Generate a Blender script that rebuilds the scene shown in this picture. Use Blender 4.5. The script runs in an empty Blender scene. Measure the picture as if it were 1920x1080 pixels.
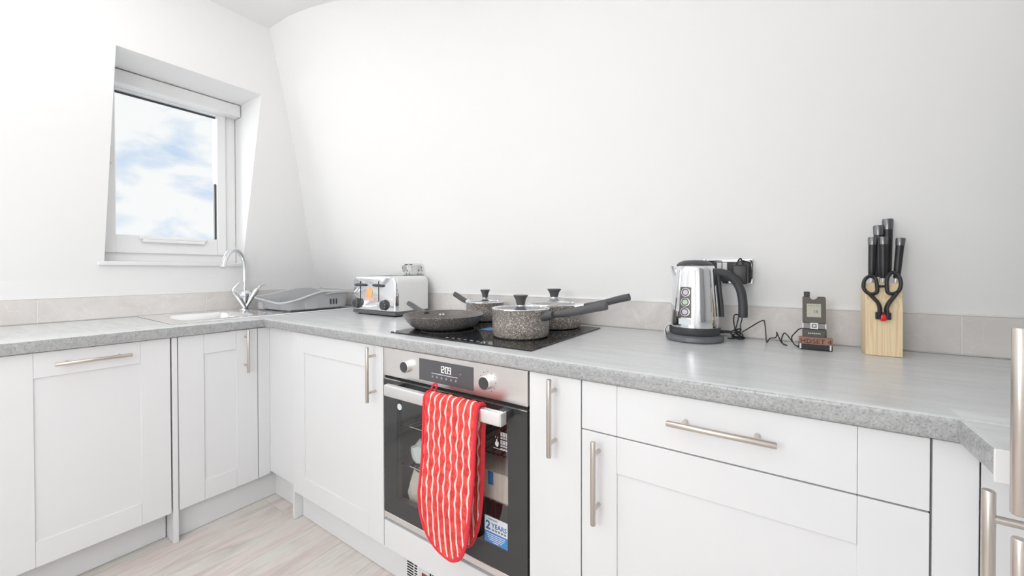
import bpy, bmesh, math, random
from mathutils import Vector, Matrix
random.seed(7)
R = math.radians
C = bpy.context.scene.collection
SC = bpy.context.scene

# ------------------------------------------------------------------ camera
cd = bpy.data.cameras.new('camera'); cam = bpy.data.objects.new('camera', cd); C.objects.link(cam)
yaw, pit, rol = R(34.0206), R(-0.5645), R(-0.0795)
r0 = Vector((math.cos(yaw), math.sin(yaw), 0))
f0 = Vector((-math.sin(yaw)*math.cos(pit), math.cos(yaw)*math.cos(pit), math.sin(pit)))
u0 = Vector((math.sin(yaw)*math.sin(pit), -math.cos(yaw)*math.sin(pit), math.cos(pit)))
rx = r0*math.cos(rol)+u0*math.sin(rol); ux = u0*math.cos(rol)-r0*math.sin(rol)
cam.matrix_world = Matrix(((rx.x, ux.x, -f0.x, 2.0063), (rx.y, ux.y, -f0.y, -.8848), (rx.z, ux.z, -f0.z, 1.1006), (0, 0, 0, 1)))
cd.sensor_width = 36; cd.lens = 36*733.9/1920; cd.shift_y = -(540-514.3)/1920; cd.clip_start = .02
SC.camera = cam
SC.view_settings.view_transform = 'Standard'; SC.view_settings.look = 'None'
SC.view_settings.gamma = 1; SC.view_settings.use_curve_mapping = False
SC.view_settings.exposure = -0.27

# ------------------------------------------------------------------ world sky with broken cloud
W = bpy.data.worlds.new('sky'); SC.world = W; W.use_nodes = True
nt = W.node_tree; nt.nodes.clear()
N = nt.nodes.new; L = nt.links.new
out = N('ShaderNodeOutputWorld'); bg = N('ShaderNodeBackground'); tc = N('ShaderNodeTexCoord'); mp = N('ShaderNodeMapping')
mp.inputs['Scale'].default_value = (1, 1, 1.7); mp.inputs['Location'].default_value = (.1, .62, .3)
n1 = N('ShaderNodeTexNoise'); n1.inputs['Scale'].default_value = 8.5; n1.inputs['Detail'].default_value = 9; n1.inputs['Roughness'].default_value = .52; n1.inputs['Distortion'].default_value = .35
cr = N('ShaderNodeValToRGB')
cr.color_ramp.elements[0].position = .30; cr.color_ramp.elements[0].color = (.60, .73, .93, 1)
cr.color_ramp.elements[1].position = .50; cr.color_ramp.elements[1].color = (1.0, 1.0, 1.0, 1)
e = cr.color_ramp.elements.new(.42); e.color = (.82, .88, .96, 1)
L(tc.outputs['Generated'], mp.inputs['Vector']); L(mp.outputs['Vector'], n1.inputs['Vector']); L(n1.outputs['Fac'], cr.inputs['Fac'])
L(cr.outputs['Color'], bg.inputs['Color']); bg.inputs['Strength'].default_value = 1.21; L(bg.outputs[0], out.inputs[0])

# ------------------------------------------------------------------ light
def light(name, typ, loc, direction, energy, color=(1, 1, 1), **kw):
    l = bpy.data.lights.new(name, typ); o = bpy.data.objects.new(name, l); C.objects.link(o)
    o.location = loc; o.rotation_euler = Vector(direction).to_track_quat('-Z', 'Y').to_euler()
    l.energy = energy; l.color = color
    for k, v in kw.items(): setattr(l, k, v)
    return o
light('hazy_sun', 'SUN', (-4, -2, 4), (.80, .56, -.16), 3.4, (1, 1, 1), angle=R(70))
light('room_fill', 'POINT', (1.7, -1.5, 1.35), (0, 0, -1), 27, (.995, 1, 1), shadow_soft_size=.35)  # unseen fill added to even out the room's brightness
light('room_fill', 'POINT', (1.25, -2.4, 1.4), (0, 0, -1), 26, (.995, 1, 1), shadow_soft_size=.3)  # second added fill, set further back for a more even spread
light('overhead_fill', 'AREA', (.6, -.7, 2.38), (0, 0, -1), 6, (1, 1, 1), shape='RECTANGLE', size=1.0, size_y=.6)  # overhead fill added to balance brightness; no fitting is modelled
light('ceiling_fill', 'AREA', (.8, -1.9, 1.7), (0, 0, 1), 14, (.995, 1, 1), shape='DISK', size=.4)  # upward fill added to lift the ceiling

# ------------------------------------------------------------------ materials
def srgb(r, g, b):
    return tuple(((c/255)/12.92 if c/255 <= .04045 else ((c/255+.055)/1.055)**2.4) for c in (r, g, b)) + (1,)
MATS = {}
def mat(name, col, rough=.5, metal=0, spec=.5, bump=None, **kw):
    m = bpy.data.materials.new(name); m.use_nodes = True; t = m.node_tree; b = t.nodes['Principled BSDF']
    b.inputs['Base Color'].default_value = col if len(col) == 4 else (*col, 1)
    b.inputs['Roughness'].default_value = rough; b.inputs['Metallic'].default_value = metal
    b.inputs['Specular IOR Level'].default_value = spec
    for k, v in kw.items(): b.inputs[k].default_value = v
    if bump:
        sc, st, dist = bump
        tx = t.nodes.new('ShaderNodeTexCoord'); n = t.nodes.new('ShaderNodeTexNoise'); n.inputs['Scale'].default_value = sc; n.inputs['Detail'].default_value = 4
        bp = t.nodes.new('ShaderNodeBump'); bp.inputs['Strength'].default_value = st; bp.inputs['Distance'].default_value = dist
        t.links.new(tx.outputs['Object'], n.inputs['Vector']); t.links.new(n.outputs['Fac'], bp.inputs['Height']); t.links.new(bp.outputs['Normal'], b.inputs['Normal'])
    MATS[name] = m
    return m
def ramp(t, stops):
    c = t.nodes.new('ShaderNodeValToRGB'); el = c.color_ramp.elements
    while len(el) < len(stops): el.new(.5)
    for e_, (p, col) in zip(el, stops): e_.position = p; e_.color = col if len(col) == 4 else (*col, 1)
    return c
def noise(t, vec, scale, detail=4, rough=.5, dist=0):
    n = t.nodes.new('ShaderNodeTexNoise'); n.inputs['Scale'].default_value = scale; n.inputs['Detail'].default_value = detail
    n.inputs['Roughness'].default_value = rough; n.inputs['Distortion'].default_value = dist
    t.links.new(vec, n.inputs['Vector']); return n
def coord(t, scale=(1, 1, 1), kind='Object', rot=(0, 0, 0)):
    tx = t.nodes.new('ShaderNodeTexCoord'); mp_ = t.nodes.new('ShaderNodeMapping'); mp_.inputs['Scale'].default_value = scale; mp_.inputs['Rotation'].default_value = rot
    t.links.new(tx.outputs[kind], mp_.inputs['Vector']); return mp_.outputs['Vector']
def mixc(t, fac, a, b, mode='MIX'):
    m = t.nodes.new('ShaderNodeMix'); m.data_type = 'RGBA'; m.blend_type = mode
    if hasattr(fac, 'is_linked') or hasattr(fac, 'links'): t.links.new(fac, m.inputs[0])
    else: m.inputs[0].default_value = fac
    for i, v in ((6, a), (7, b)):
        if hasattr(v, 'links'): t.links.new(v, m.inputs[i])
        else: m.inputs[i].default_value = v if len(v) == 4 else (*v, 1)
    return m.outputs[2]

wallM = mat('wall_paint', (.93, .93, .93), .9, bump=(60, .08, .002))
ceilM = mat('ceiling_paint', (.94, .94, .94), .95)
upvcM = mat('white_plastic_frame', (.90, .905, .905), .25)
cabM = mat('cabinet_white', (.80, .81, .822), .38)
carcM = mat('carcass_white', (.70, .70, .70), .6)
steelM = mat('brushed_steel', (.84, .83, .82), .32, 1, bump=(220, .05, .001))
nickM = mat('brushed_nickel', (.62, .57, .52), .30, 1)
alumM = mat('satin_aluminium', (.90, .90, .905), .42, 1)
chromeM = mat('chrome', (.86, .87, .89), .07, 1)
sinkM = mat('sink_steel', (.95, .95, .955), .2, 1)
blackM = mat('black_plastic', (.022, .022, .025), .38)
dgreyM = mat('dark_grey_plastic', (.055, .057, .062), .42)
greyHM = mat('soft_grey_handle', (.085, .085, .09), .38)
rackM = mat('grey_rack_plastic', srgb(186, 187, 190), .5)
whiteM = mat('white_gloss', (.85, .85, .85), .3)
sealM = mat('white_sealant', (.86, .86, .85), .5)
oveninM = mat('oven_enamel', (.16, .165, .165), .4)
hobM = mat('black_glass', (.012, .012, .014), .06)
blackglM = mat('oven_black_glass', (.045, .046, .048), .09)
dispM = mat('display_grey', (.105, .105, .115), .3)
redM = mat('red_binding', (.78, .035, .06), .8)
redbM = mat('red_button', (.80, .02, .035), .35)
creamM = mat('toaster_enamel', (.86, .86, .85), .22)
gapM = mat('gap_black', (.01, .01, .01), .8)
ledM = mat('white_digits', (1, 1, 1), .5, **{'Emission Color': (1, 1, 1, 1), 'Emission Strength': .9})
printM = mat('white_print', (.85, .85, .87), .5)
bluM = mat('sticker_blue', srgb(72, 140, 205), .45)
stwM = mat('sticker_white', srgb(225, 232, 238), .45)
navyM = mat('print_blue', srgb(40, 105, 170), .5)
gtxtM = mat('print_grey', srgb(110, 120, 130), .5)
orM = mat('toast_orange', srgb(252, 196, 128), .6)
pinkM = mat('sticker_pink', srgb(246, 196, 190), .6)
cardM = mat('cardboard', srgb(232, 218, 206), .8)
bagM = mat('pale_reflection', srgb(225, 232, 228), .3)
lcdM = mat('lcd', srgb(190, 190, 172), .35)
brownM = mat('taupe_plastic', srgb(92, 86, 79), .45)
tapeM = mat('brown_tape', srgb(160, 122, 108), .7)
inkM = mat('dark_red_ink', srgb(88, 30, 26), .7)
silverM = mat('silver_plastic', (.70, .70, .70), .3, .6)
dialM = mat('dial_face', srgb(214, 208, 222), .4)
dialgM = mat('dial_face_green', srgb(198, 216, 196), .4)
panelM = mat('kettle_gauge_panel', srgb(98, 94, 94), .35)
redlabM = mat('red_label', srgb(150, 60, 55), .6)

def m_worktop():
    m = mat('worktop_laminate', (.5, .5, .5), .26); t = m.node_tree; b = t.nodes['Principled BSDF']
    v = coord(t, (1.0, 7, 7)); n = noise(t, v, 5, 8, .66, .7)
    base = ramp(t, [(.30, srgb(215, 217, 219)), (.5, srgb(224, 226, 227)), (.72, srgb(233, 234, 235))]); t.links.new(n.outputs['Fac'], base.inputs['Fac'])
    v2 = coord(t, (1, 1, 1)); n2 = noise(t, v2, 260, 3, .7)
    sp = ramp(t, [(.30, (.22, .22, .22)), (.45, (.58, .58, .58)), (.60, (.63, .63, .63)), (.74, (.86, .86, .86))]); t.links.new(n2.outputs['Fac'], sp.inputs['Fac'])
    # edge speckled and painted darker; the top's reflected brightness goes into its paler colour
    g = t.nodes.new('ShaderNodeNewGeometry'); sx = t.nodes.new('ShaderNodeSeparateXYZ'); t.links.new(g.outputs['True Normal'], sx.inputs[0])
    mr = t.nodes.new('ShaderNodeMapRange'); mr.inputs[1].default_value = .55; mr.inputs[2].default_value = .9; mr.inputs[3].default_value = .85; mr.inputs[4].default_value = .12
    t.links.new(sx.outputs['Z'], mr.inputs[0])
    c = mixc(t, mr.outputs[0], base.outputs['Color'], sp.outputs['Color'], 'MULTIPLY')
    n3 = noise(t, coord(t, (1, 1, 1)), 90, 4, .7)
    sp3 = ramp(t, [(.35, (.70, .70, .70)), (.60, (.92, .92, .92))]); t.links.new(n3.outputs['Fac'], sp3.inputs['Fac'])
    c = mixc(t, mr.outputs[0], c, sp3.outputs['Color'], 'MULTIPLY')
    t.links.new(c, b.inputs['Base Color'])
    return m
worktopM = m_worktop()
def m_tile():
    m = mat('stone_tile', (.6, .58, .56), .35); t = m.node_tree; b = t.nodes['Principled BSDF']
    v = coord(t, (1, 1, 1)); n = noise(t, v, 7, 7, .6, .6)
    base = ramp(t, [(.32, srgb(217, 212, 208)), (.5, srgb(226, 222, 219)), (.7, srgb(234, 231, 229))]); t.links.new(n.outputs['Fac'], base.inputs['Fac'])
    n2 = noise(t, v, 9, 3, .5, 1.6)
    vein = ramp(t, [(.485, (0, 0, 0)), (.5, (.45, .45, .45)), (.515, (0, 0, 0))]); t.links.new(n2.outputs['Fac'], vein.inputs['Fac'])
    t.links.new(mixc(t, vein.outputs['Color'], base.outputs['Color'], srgb(243, 241, 239)), b.inputs['Base Color'])
    return m
tileM = m_tile()
def m_floor():
    m = mat('laminate_plank', (.6, .57, .55), .42); t = m.node_tree; b = t.nodes['Principled BSDF']
    oi = t.nodes.new('ShaderNodeObjectInfo'); tx = t.nodes.new('ShaderNodeTexCoord'); ad = t.nodes.new('ShaderNodeVectorMath'); ad.operation = 'ADD'
    cb = t.nodes.new('ShaderNodeCombineXYZ'); mu = t.nodes.new('ShaderNodeMath'); mu.operation = 'MULTIPLY'; mu.inputs[1].default_value = 37
    t.links.new(oi.outputs['Random'], mu.inputs[0])
    for i in range(3): t.links.new(mu.outputs[0], cb.inputs[i])
    t.links.new(tx.outputs['Object'], ad.inputs[0]); t.links.new(cb.outputs[0], ad.inputs[1])
    mp_ = t.nodes.new('ShaderNodeMapping'); mp_.inputs['Scale'].default_value = (7.5, .9, 1); t.links.new(ad.outputs[0], mp_.inputs['Vector'])
    n = noise(t, mp_.outputs[0], 3.2, 9, .62, .9)
    base = ramp(t, [(.28, srgb(194, 184, 179)), (.42, srgb(213, 204, 200)), (.55, srgb(225, 218, 215)), (.72, srgb(223, 220, 212))]); t.links.new(n.outputs['Fac'], base.inputs['Fac'])
    mp2 = t.nodes.new('ShaderNodeMapping'); mp2.inputs['Scale'].default_value = (90, 5, 1); t.links.new(ad.outputs[0], mp2.inputs['Vector'])
    n2 = noise(t, mp2.outputs[0], 4, 6, .7, .3)
    fine = ramp(t, [(.34, (.80, .79, .77)), (.52, (1, 1, 1))]); t.links.new(n2.outputs['Fac'], fine.inputs['Fac'])
    mp3 = t.nodes.new('ShaderNodeMapping'); mp3.inputs['Scale'].default_value = (2.2, .8, 1); t.links.new(ad.outputs[0], mp3.inputs['Vector'])
    n3 = noise(t, mp3.outputs[0], 3, 3, .5)
    tint = ramp(t, [(.40, (1.0, .955, .95)), (.60, (.97, 1, .975))]); t.links.new(n3.outputs['Fac'], tint.inputs['Fac'])
    c = mixc(t, .55, base.outputs['Color'], fine.outputs['Color'], 'MULTIPLY'); c = mixc(t, 1.0, c, tint.outputs['Color'], 'MULTIPLY')
    t.links.new(c, b.inputs['Base Color'])
    return m
floorM = m_floor()
def m_speckle(name, base, dens=.5, scale=320):
    m = mat(name, base, .30); t = m.node_tree; b = t.nodes['Principled BSDF']
    v = coord(t)
    vo = t.nodes.new('ShaderNodeTexVoronoi'); vo.inputs['Scale'].default_value = scale; t.links.new(v, vo.inputs['Vector'])
    sep = t.nodes.new('ShaderNodeSeparateColor'); t.links.new(vo.outputs['Color'], sep.inputs[0])
    cols = ramp(t, [(.0, srgb(205, 196, 186)), (.40, srgb(166, 132, 106)), (.50, srgb(226, 222, 216)), (.8, srgb(88, 80, 76))]); cols.color_ramp.interpolation = 'CONSTANT'
    t.links.new(sep.outputs[0], cols.inputs['Fac'])
    th = t.nodes.new('ShaderNodeMath'); th.operation = 'LESS_THAN'; t.links.new(vo.outputs['Distance'], th.inputs[0])
    mr = t.nodes.new('ShaderNodeMath'); mr.operation = 'MULTIPLY'; mr.inputs[1].default_value = dens; t.links.new(sep.outputs[1], mr.inputs[0]); t.links.new(mr.outputs[0], th.inputs[1])
    t.links.new(mixc(t, th.outputs[0], base if len(base) == 4 else (*base, 1), cols.outputs['Color']), b.inputs['Base Color'])
    return m
potM = m_speckle('speckled_pot', srgb(136, 129, 124), .66)
panM = m_speckle('speckled_pan', srgb(112, 109, 109), .46)
paninM = m_speckle('speckled_pan_inside', srgb(112, 107, 104), .3)
def m_wood():
    m = mat('pale_pine', srgb(228, 198, 152), .5); t = m.node_tree; b = t.nodes['Principled BSDF']
    v = coord(t, (1, 1, .022)); n = noise(t, v, 42, 2, .5, .25)
    wv = t.nodes.new('ShaderNodeMath'); wv.operation = 'MULTIPLY'; wv.inputs[1].default_value = 9; t.links.new(n.outputs['Fac'], wv.inputs[0])
    fr = t.nodes.new('ShaderNodeMath'); fr.operation = 'FRACT'; t.links.new(wv.outputs[0], fr.inputs[0])
    c = ramp(t, [(.0, srgb(236, 206, 162)), (.25, srgb(248, 228, 192)), (.8, srgb(244, 220, 180)), (1, srgb(232, 200, 156))]); t.links.new(fr.outputs[0], c.inputs['Fac'])
    t.links.new(c.outputs['Color'], b.inputs['Base Color'])
    return m
woodM = m_wood()
def m_mitt():
    m = mat('striped_red_cloth', (.8, .07, .06), .9); t = m.node_tree; b = t.nodes['Principled BSDF']
    uv = t.nodes.new('ShaderNodeTexCoord'); sx = t.nodes.new('ShaderNodeSeparateXYZ'); t.links.new(uv.outputs['UV'], sx.inputs[0])
    def M(op, a, b_=None):
        n = t.nodes.new('ShaderNodeMath'); n.operation = op
        for i, v in enumerate((a, b_)):
            if v is None: continue
            if hasattr(v, 'links'): t.links.new(v, n.inputs[i])
            else: n.inputs[i].default_value = v
        return n.outputs[0]
    x = sx.outputs[0]
    fr = M('FRACT', M('MULTIPLY', x, 1/.0222))
    st = M('LESS_THAN', M('ABSOLUTE', M('SUBTRACT', fr, .5)), .115)
    n = noise(t, coord(t), 60, 3); red = ramp(t, [(.35, srgb(214, 60, 62)), (.65, srgb(240, 92, 84))]); t.links.new(n.outputs['Fac'], red.inputs['Fac'])
    t.links.new(mixc(t, st, red.outputs['Color'], srgb(250, 226, 218)), b.inputs['Base Color'])
    return m
mittM = m_mitt()
def m_glass(name, tint, refl, rough=0.0, floor_=0.0):
    """thin sheet: clear (tinted) with a mirror coat that grows at grazing angles; only its outer side mirrors"""
    m = bpy.data.materials.new(name); m.use_nodes = True; t = m.node_tree; t.nodes.clear(); n = t.nodes.new; k = t.links.new
    o = n('ShaderNodeOutputMaterial'); mx = n('ShaderNodeMixShader'); tr = n('ShaderNodeBsdfTransparent'); gl = n('ShaderNodeBsdfGlossy'); fr = n('ShaderNodeFresnel'); g = n('ShaderNodeNewGeometry')
    fr.inputs['IOR'].default_value = refl; tr.inputs['Color'].default_value = (*tint, 1); gl.inputs['Roughness'].default_value = rough
    a = n('ShaderNodeMath'); a.operation = 'MAXIMUM'; a.inputs[1].default_value = floor_; k(fr.outputs[0], a.inputs[0])
    b = n('ShaderNodeMath'); b.operation = 'SUBTRACT'; b.inputs[0].default_value = 1; k(g.outputs['Backfacing'], b.inputs[1])
    c = n('ShaderNodeMath'); c.operation = 'MULTIPLY'; k(a.outputs[0], c.inputs[0]); k(b.outputs[0], c.inputs[1])
    k(c.outputs[0], mx.inputs[0]); k(tr.outputs[0], mx.inputs[1]); k(gl.outputs[0], mx.inputs[2]); k(mx.outputs[0], o.inputs[0])
    return m
paneM = m_glass('window_glass', (.97, .98, .98), 1.2)
ovglassM = m_glass('oven_door_glass', (.95, .97, .97), 1.5, .02, .13)
lidM = m_glass('lid_glass', (.92, .93, .94), 1.6, .16, .5)

# ------------------------------------------------------------------ mesh helpers
BASE = {}
def root_of(o):
    while o.parent: o = o.parent
    return o
def obj(name, bm, m, parent=None, smooth=False, kind=None, label=None):
    me = bpy.data.meshes.new(name)
    if parent is not None:
        b = BASE.get(root_of(parent).name)
        if b is not None: bmesh.ops.translate(bm, verts=bm.verts, vec=-b)
    bm.normal_update()
    if smooth:
        for f in bm.faces: f.smooth = True
        for ed in bm.edges:
            if len(ed.link_faces) == 2 and ed.calc_face_angle(0) > R(38): ed.smooth = False
    bm.to_mesh(me); bm.free()
    for mm in (m if isinstance(m, (list, tuple)) else [m]): me.materials.append(mm)
    o = bpy.data.objects.new(name, me); C.objects.link(o)
    if parent is not None: o.parent = parent
    if kind: o['kind'] = kind
    if label: o['label'] = label
    return o
def tag(o, label, cat, group=None):
    o['label'] = label; o['category'] = cat
    if group: o['group'] = group
    return o
def thing(name, label, cat, loc, group=None):
    o = bpy.data.objects.new(name, None); C.objects.link(o); o.location = loc; o.empty_display_size = .05
    BASE[o.name] = Vector(loc); return tag(o, label, cat, group)
def NB(): return bmesh.new()
def box(bm, x0, x1, y0, y1, z0, z1, bev=0, seg=2, mi=0):
    x0, x1 = sorted((x0, x1)); y0, y1 = sorted((y0, y1)); z0, z1 = sorted((z0, z1))
    r = bmesh.ops.create_cube(bm, size=1); vs = r['verts']
    for v in vs: v.co = Vector((x0+(v.co.x+.5)*(x1-x0), y0+(v.co.y+.5)*(y1-y0), z0+(v.co.z+.5)*(z1-z0)))
    fs = list({f for v in vs for f in v.link_faces})
    for f in fs: f.material_index = mi
    if bev:
        es = list({e_ for v in vs for e_ in v.link_edges})
        bmesh.ops.bevel(bm, geom=es, offset=bev, segments=seg, affect='EDGES', profile=.5)
    return bm
def lathe(bm, prof, c=(0, 0, 0), n=48, M=None, mi=0, a0=0, a1=2*math.pi):
    rings = []; full = abs(a1-a0-2*math.pi) < 1e-6; cnt = n if full else n+1
    P = lambda r_, z, a: Vector((r_*math.cos(a), r_*math.sin(a), z))
    T = (lambda v: (M @ v)+Vector(c)) if M is not None else (lambda v: v+Vector(c))
    for r_, z in prof:
        if r_ < 1e-7: rings.append([bm.verts.new(T(Vector((0, 0, z))))])
        else: rings.append([bm.verts.new(T(P(r_, z, a0+(a1-a0)*i/n))) for i in range(cnt)])
    for A, B in zip(rings, rings[1:]):
        for i in range(n):
            j = (i+1) % cnt if full else i+1
            try:
                if len(A) == 1 and len(B) == 1: continue
                if len(A) == 1: f = bm.faces.new((A[0], B[i], B[j]))
                elif len(B) == 1: f = bm.faces.new((A[i], B[0], A[j]))
                else: f = bm.faces.new((A[i], B[i], B[j], A[j]))
                f.material_index = mi
            except ValueError: pass
    bmesh.ops.recalc_face_normals(bm, faces=bm.faces)
    return bm
def tube(bm, pts, rad, n=12, flat=None, caps=True, up=None):
    pts = [Vector(p) for p in pts]; k = len(pts)
    rad = rad if isinstance(rad, list) else [rad]*k
    T = [(pts[min(i+1, k-1)]-pts[max(i-1, 0)]).normalized() for i in range(k)]
    u = Vector(up) if up else (Vector((0, 0, 1)) if abs(T[0].z) < .9 else Vector((1, 0, 0)))
    rings = []
    for i in range(k):
        u = (u-T[i]*u.dot(T[i])).normalized(); w = T[i].cross(u)
        a_, b_ = (rad[i] if isinstance(rad[i], (tuple, list)) else (rad[i], rad[i]))
        rings.append([bm.verts.new(pts[i]+u*(a_*math.cos(2*math.pi*j/n))+w*(b_*math.sin(2*math.pi*j/n))) for j in range(n)])
    for A, B in zip(rings, rings[1:]):
        for j in range(n): bm.faces.new((A[j], A[(j+1) % n], B[(j+1) % n], B[j]))
    if caps:
        bm.faces.new(rings[0][::-1]); bm.faces.new(rings[-1])
    bmesh.ops.recalc_face_normals(bm, faces=bm.faces)
    return bm
def smooth_path(pts, sub=6):
    P = [Vector(p) for p in pts]; o = []
    for i in range(len(P)-1):
        a = P[max(i-1, 0)]; b = P[i]; c = P[i+1]; d = P[min(i+2, len(P)-1)]
        for s in range(sub):
            t = s/sub
            o.append(.5*((2*b)+(c-a)*t+(2*a-5*b+4*c-d)*t*t+(3*b-a-3*c+d)*t**3))
    o.append(P[-1]); return o
def prism(bm, poly, f0_, f1_, mi=0, bev=0):
    """poly: list of 2-D points, f0_/f1_: functions giving the 3-D point of the two ends"""
    A = [bm.verts.new(f0_(*p)) for p in poly]; B = [bm.verts.new(f1_(*p)) for p in poly]; n = len(poly)
    fs = [bm.faces.new(A), bm.faces.new(B[::-1])]
    for i in range(n): fs.append(bm.faces.new((A[i], B[i], B[(i+1) % n], A[(i+1) % n])))
    for f in fs: f.material_index = mi
    bmesh.ops.recalc_face_normals(bm, faces=bm.faces)
    if bev: bmesh.ops.bevel(bm, geom=list(bm.edges), offset=bev, segments=2, affect='EDGES', profile=.5)
    return bm
def text_bm(s, size, M, ext=.0003, bold=0.0, align='LEFT'):
    cu = bpy.data.curves.new('t', 'FONT'); cu.body = s; cu.size = size; cu.extrude = ext; cu.resolution_u = 2; cu.offset = bold; cu.align_x = align
    o = bpy.data.objects.new('t', cu); C.objects.link(o); dg = bpy.context.evaluated_depsgraph_get()
    me = bpy.data.meshes.new_from_object(o.evaluated_get(dg)); bpy.data.objects.remove(o)
    bm = bmesh.new(); bm.from_mesh(me); bpy.data.meshes.remove(me); bm.transform(M); return bm
def lerp(tab, x):
    if x <= tab[0][0]: return tab[0][1]
    for (a, b), (c, d) in zip(tab, tab[1:]):
        if x <= c: return b+(d-b)*(x-a)/(c-a)
    return tab[-1][1]

ZT, ZB, ZD = .8747, .8357, .128          # worktop top, worktop underside, bottom of doors
# ------------------------------------------------------------------ room shell
ZC = 2.394
def xl(z): return -.622+.27*max(0, z-1.0)
OFF = [(.975, 0), (1.06, .05), (1.2, .105), (1.4, .168), (1.6, .226), (1.77, .278), (1.95, .340), (2.135, .405), (2.394, .505)]
def sx_(x):
    t = min(1, max(0, (x+.15)/1.4)); t = t*t*(3-2*t); return 1-.72*t
def yb(x, z): return .640-lerp(OFF, z)*sx_(x)
zs = [0, .45, .86, .975, 1.06, 1.128, 1.2, 1.3, 1.4, 1.5, 1.6, 1.77, 1.95, 2.065, 2.135, 2.26, ZC]
# left wall: solid between the leaning inner face and the outer face, with the window opening
YW0, YW1, ZW0, ZW1 = -.437, .133, 1.128, 2.065
bm = NB(); ysl = [-3.5, -2, -1, YW0, -.15, YW1, None]
gi = [[bm.verts.new((xl(z), (yb(xl(z), z) if y is None else y), z)) for y in ysl] for z in zs]
go = [[bm.verts.new((-.80, (.75 if y is None else y), z)) for y in ysl] for z in zs]
def hole(a, b):
    z = (zs[a]+zs[a+1])/2; ys = [(-9 if q is None else q) for q in ysl]
    return ZW0 < z < ZW1 and b in (3, 4)
for a in range(len(zs)-1):
    for b in range(len(ysl)-1):
        if hole(a, b): continue
        f = bm.faces.new((gi[a][b], gi[a][b+1], gi[a+1][b+1], gi[a+1][b])); f.smooth = False
        bm.faces.new((go[a][b], go[a+1][b], go[a+1][b+1], go[a][b+1]))
a0, a1 = zs.index(ZW0), zs.index(ZW1)
for a in range(a0, a1):
    bm.faces.new((gi[a][3], gi[a+1][3], go[a+1][3], go[a][3])); bm.faces.new((gi[a][5], go[a][5], go[a+1][5], gi[a+1][5]))
for b in (3, 4):
    bm.faces.new((gi[a0][b], go[a0][b], go[a0][b+1], gi[a0][b+1])); bm.faces.new((gi[a1][b], gi[a1][b+1], go[a1][b+1], go[a1][b]))
wl = obj('wall_left', bm, wallM, kind='structure')
bm = NB(); xsb = [None, -.35, -.2, -.05, .1, .25, .4, .55, .7, .85, 1.0, 1.15, 1.3, 1.6, 2.0, 2.4, 2.88]
def xq(x, z): return xl(z) if x is None else max(x, xl(z)+.004*(xsb.index(x)))
gb = [[bm.verts.new((xq(x, z), yb(xq(x, z), z), z)) for x in xsb] for z in zs]
gk = [[bm.verts.new((-.80 if x is None else xq(x, z), .75, z)) for x in xsb] for z in zs]
for a in range(len(zs)-1):
    for b in range(len(xsb)-1):
        f = bm.faces.new((gb[a][b], gb[a+1][b], gb[a+1][b+1], gb[a][b+1])); f.smooth = True
        bm.faces.new((gk[a][b], gk[a][b+1], gk[a+1][b+1], gk[a+1][b]))
wb = obj('wall_back', bm, wallM, kind='structure')
obj('wall_right', box(NB(), 2.88, 2.98, -3.6, .75, 0, ZC), wallM, kind='structure')
obj('wall_front', box(NB(), -.8, 2.98, -3.6, -3.5, 0, ZC), wallM, kind='structure')
obj('ceiling', box(NB(), -.8, 2.98, -3.6, .75, ZC, ZC+.1), ceilM, kind='structure')
fl = obj('floor', box(NB(), -.8, 2.98, -3.6, .75, -.1, -.0105), gapM, kind='structure')
# laminate planks run away from the camera, parallel with the sink run
pw, pl = .192, 1.29
bm = box(NB(), .0004, pw-.0004, .0004, pl-.0004, -.010, 0, .0012, 1); p0 = obj('plank', bm, floorM, fl)
first = True
for i in range(18):
    xs0 = -.60+i*pw; off = [.34, .93, .12, .62, 1.05, .45][i % 6]
    for k in range(5):
        y0 = .62-off+.0-k*pl+(pl if False else 0)
        if k == 0 and off < .2: pass
        p = p0 if first else p0.copy()
        if not first: C.objects.link(p); p.parent = fl
        first = False
        p.location = (xs0, y0, 0)
        if y0-0 < -3.6: p.location.y = y0
# splashback tiles
def tile(parent, name, x0, x1, y0, y1, z0, z1):
    return obj(name, box(NB(), x0, x1, y0, y1, z0, z1, .0012, 1), tileM, parent)
jy = [-2.45, -1.843, -1.239, -.635, -.036, .563]
for a, b in zip(jy, jy[1:]): tile(wl, 'tile', -.6215, -.612, a+.0015, b-.0015, ZT+.003, .980)
tile(wl, 'tile', -.6215, -.612, .5645, .628, ZT+.003, .980)
jx = [-.61, -.028, .582, 1.192, 1.802, 2.412, 2.878]
for a, b in zip(jx, jx[1:]): tile(wb, 'tile', a+.0015, b-.0015, .630, .6395, ZT+.003, .980)
obj('grout', box(NB(), -.6218, -.6135, -2.45, .63, ZT+.001, .979), sealM, wl)
obj('grout', box(NB(), -.61, 2.878, .6315, .6397, ZT+.001, .979), sealM, wb)
obj('sealant_bead', box(NB(), -.622, -.611, -2.45, .63, .980, .9845, .001, 1), sealM, wl)
obj('sealant_bead', box(NB(), -.61, 2.878, .629, .640, .980, .9845, .001, 1), sealM, wb)

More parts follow.
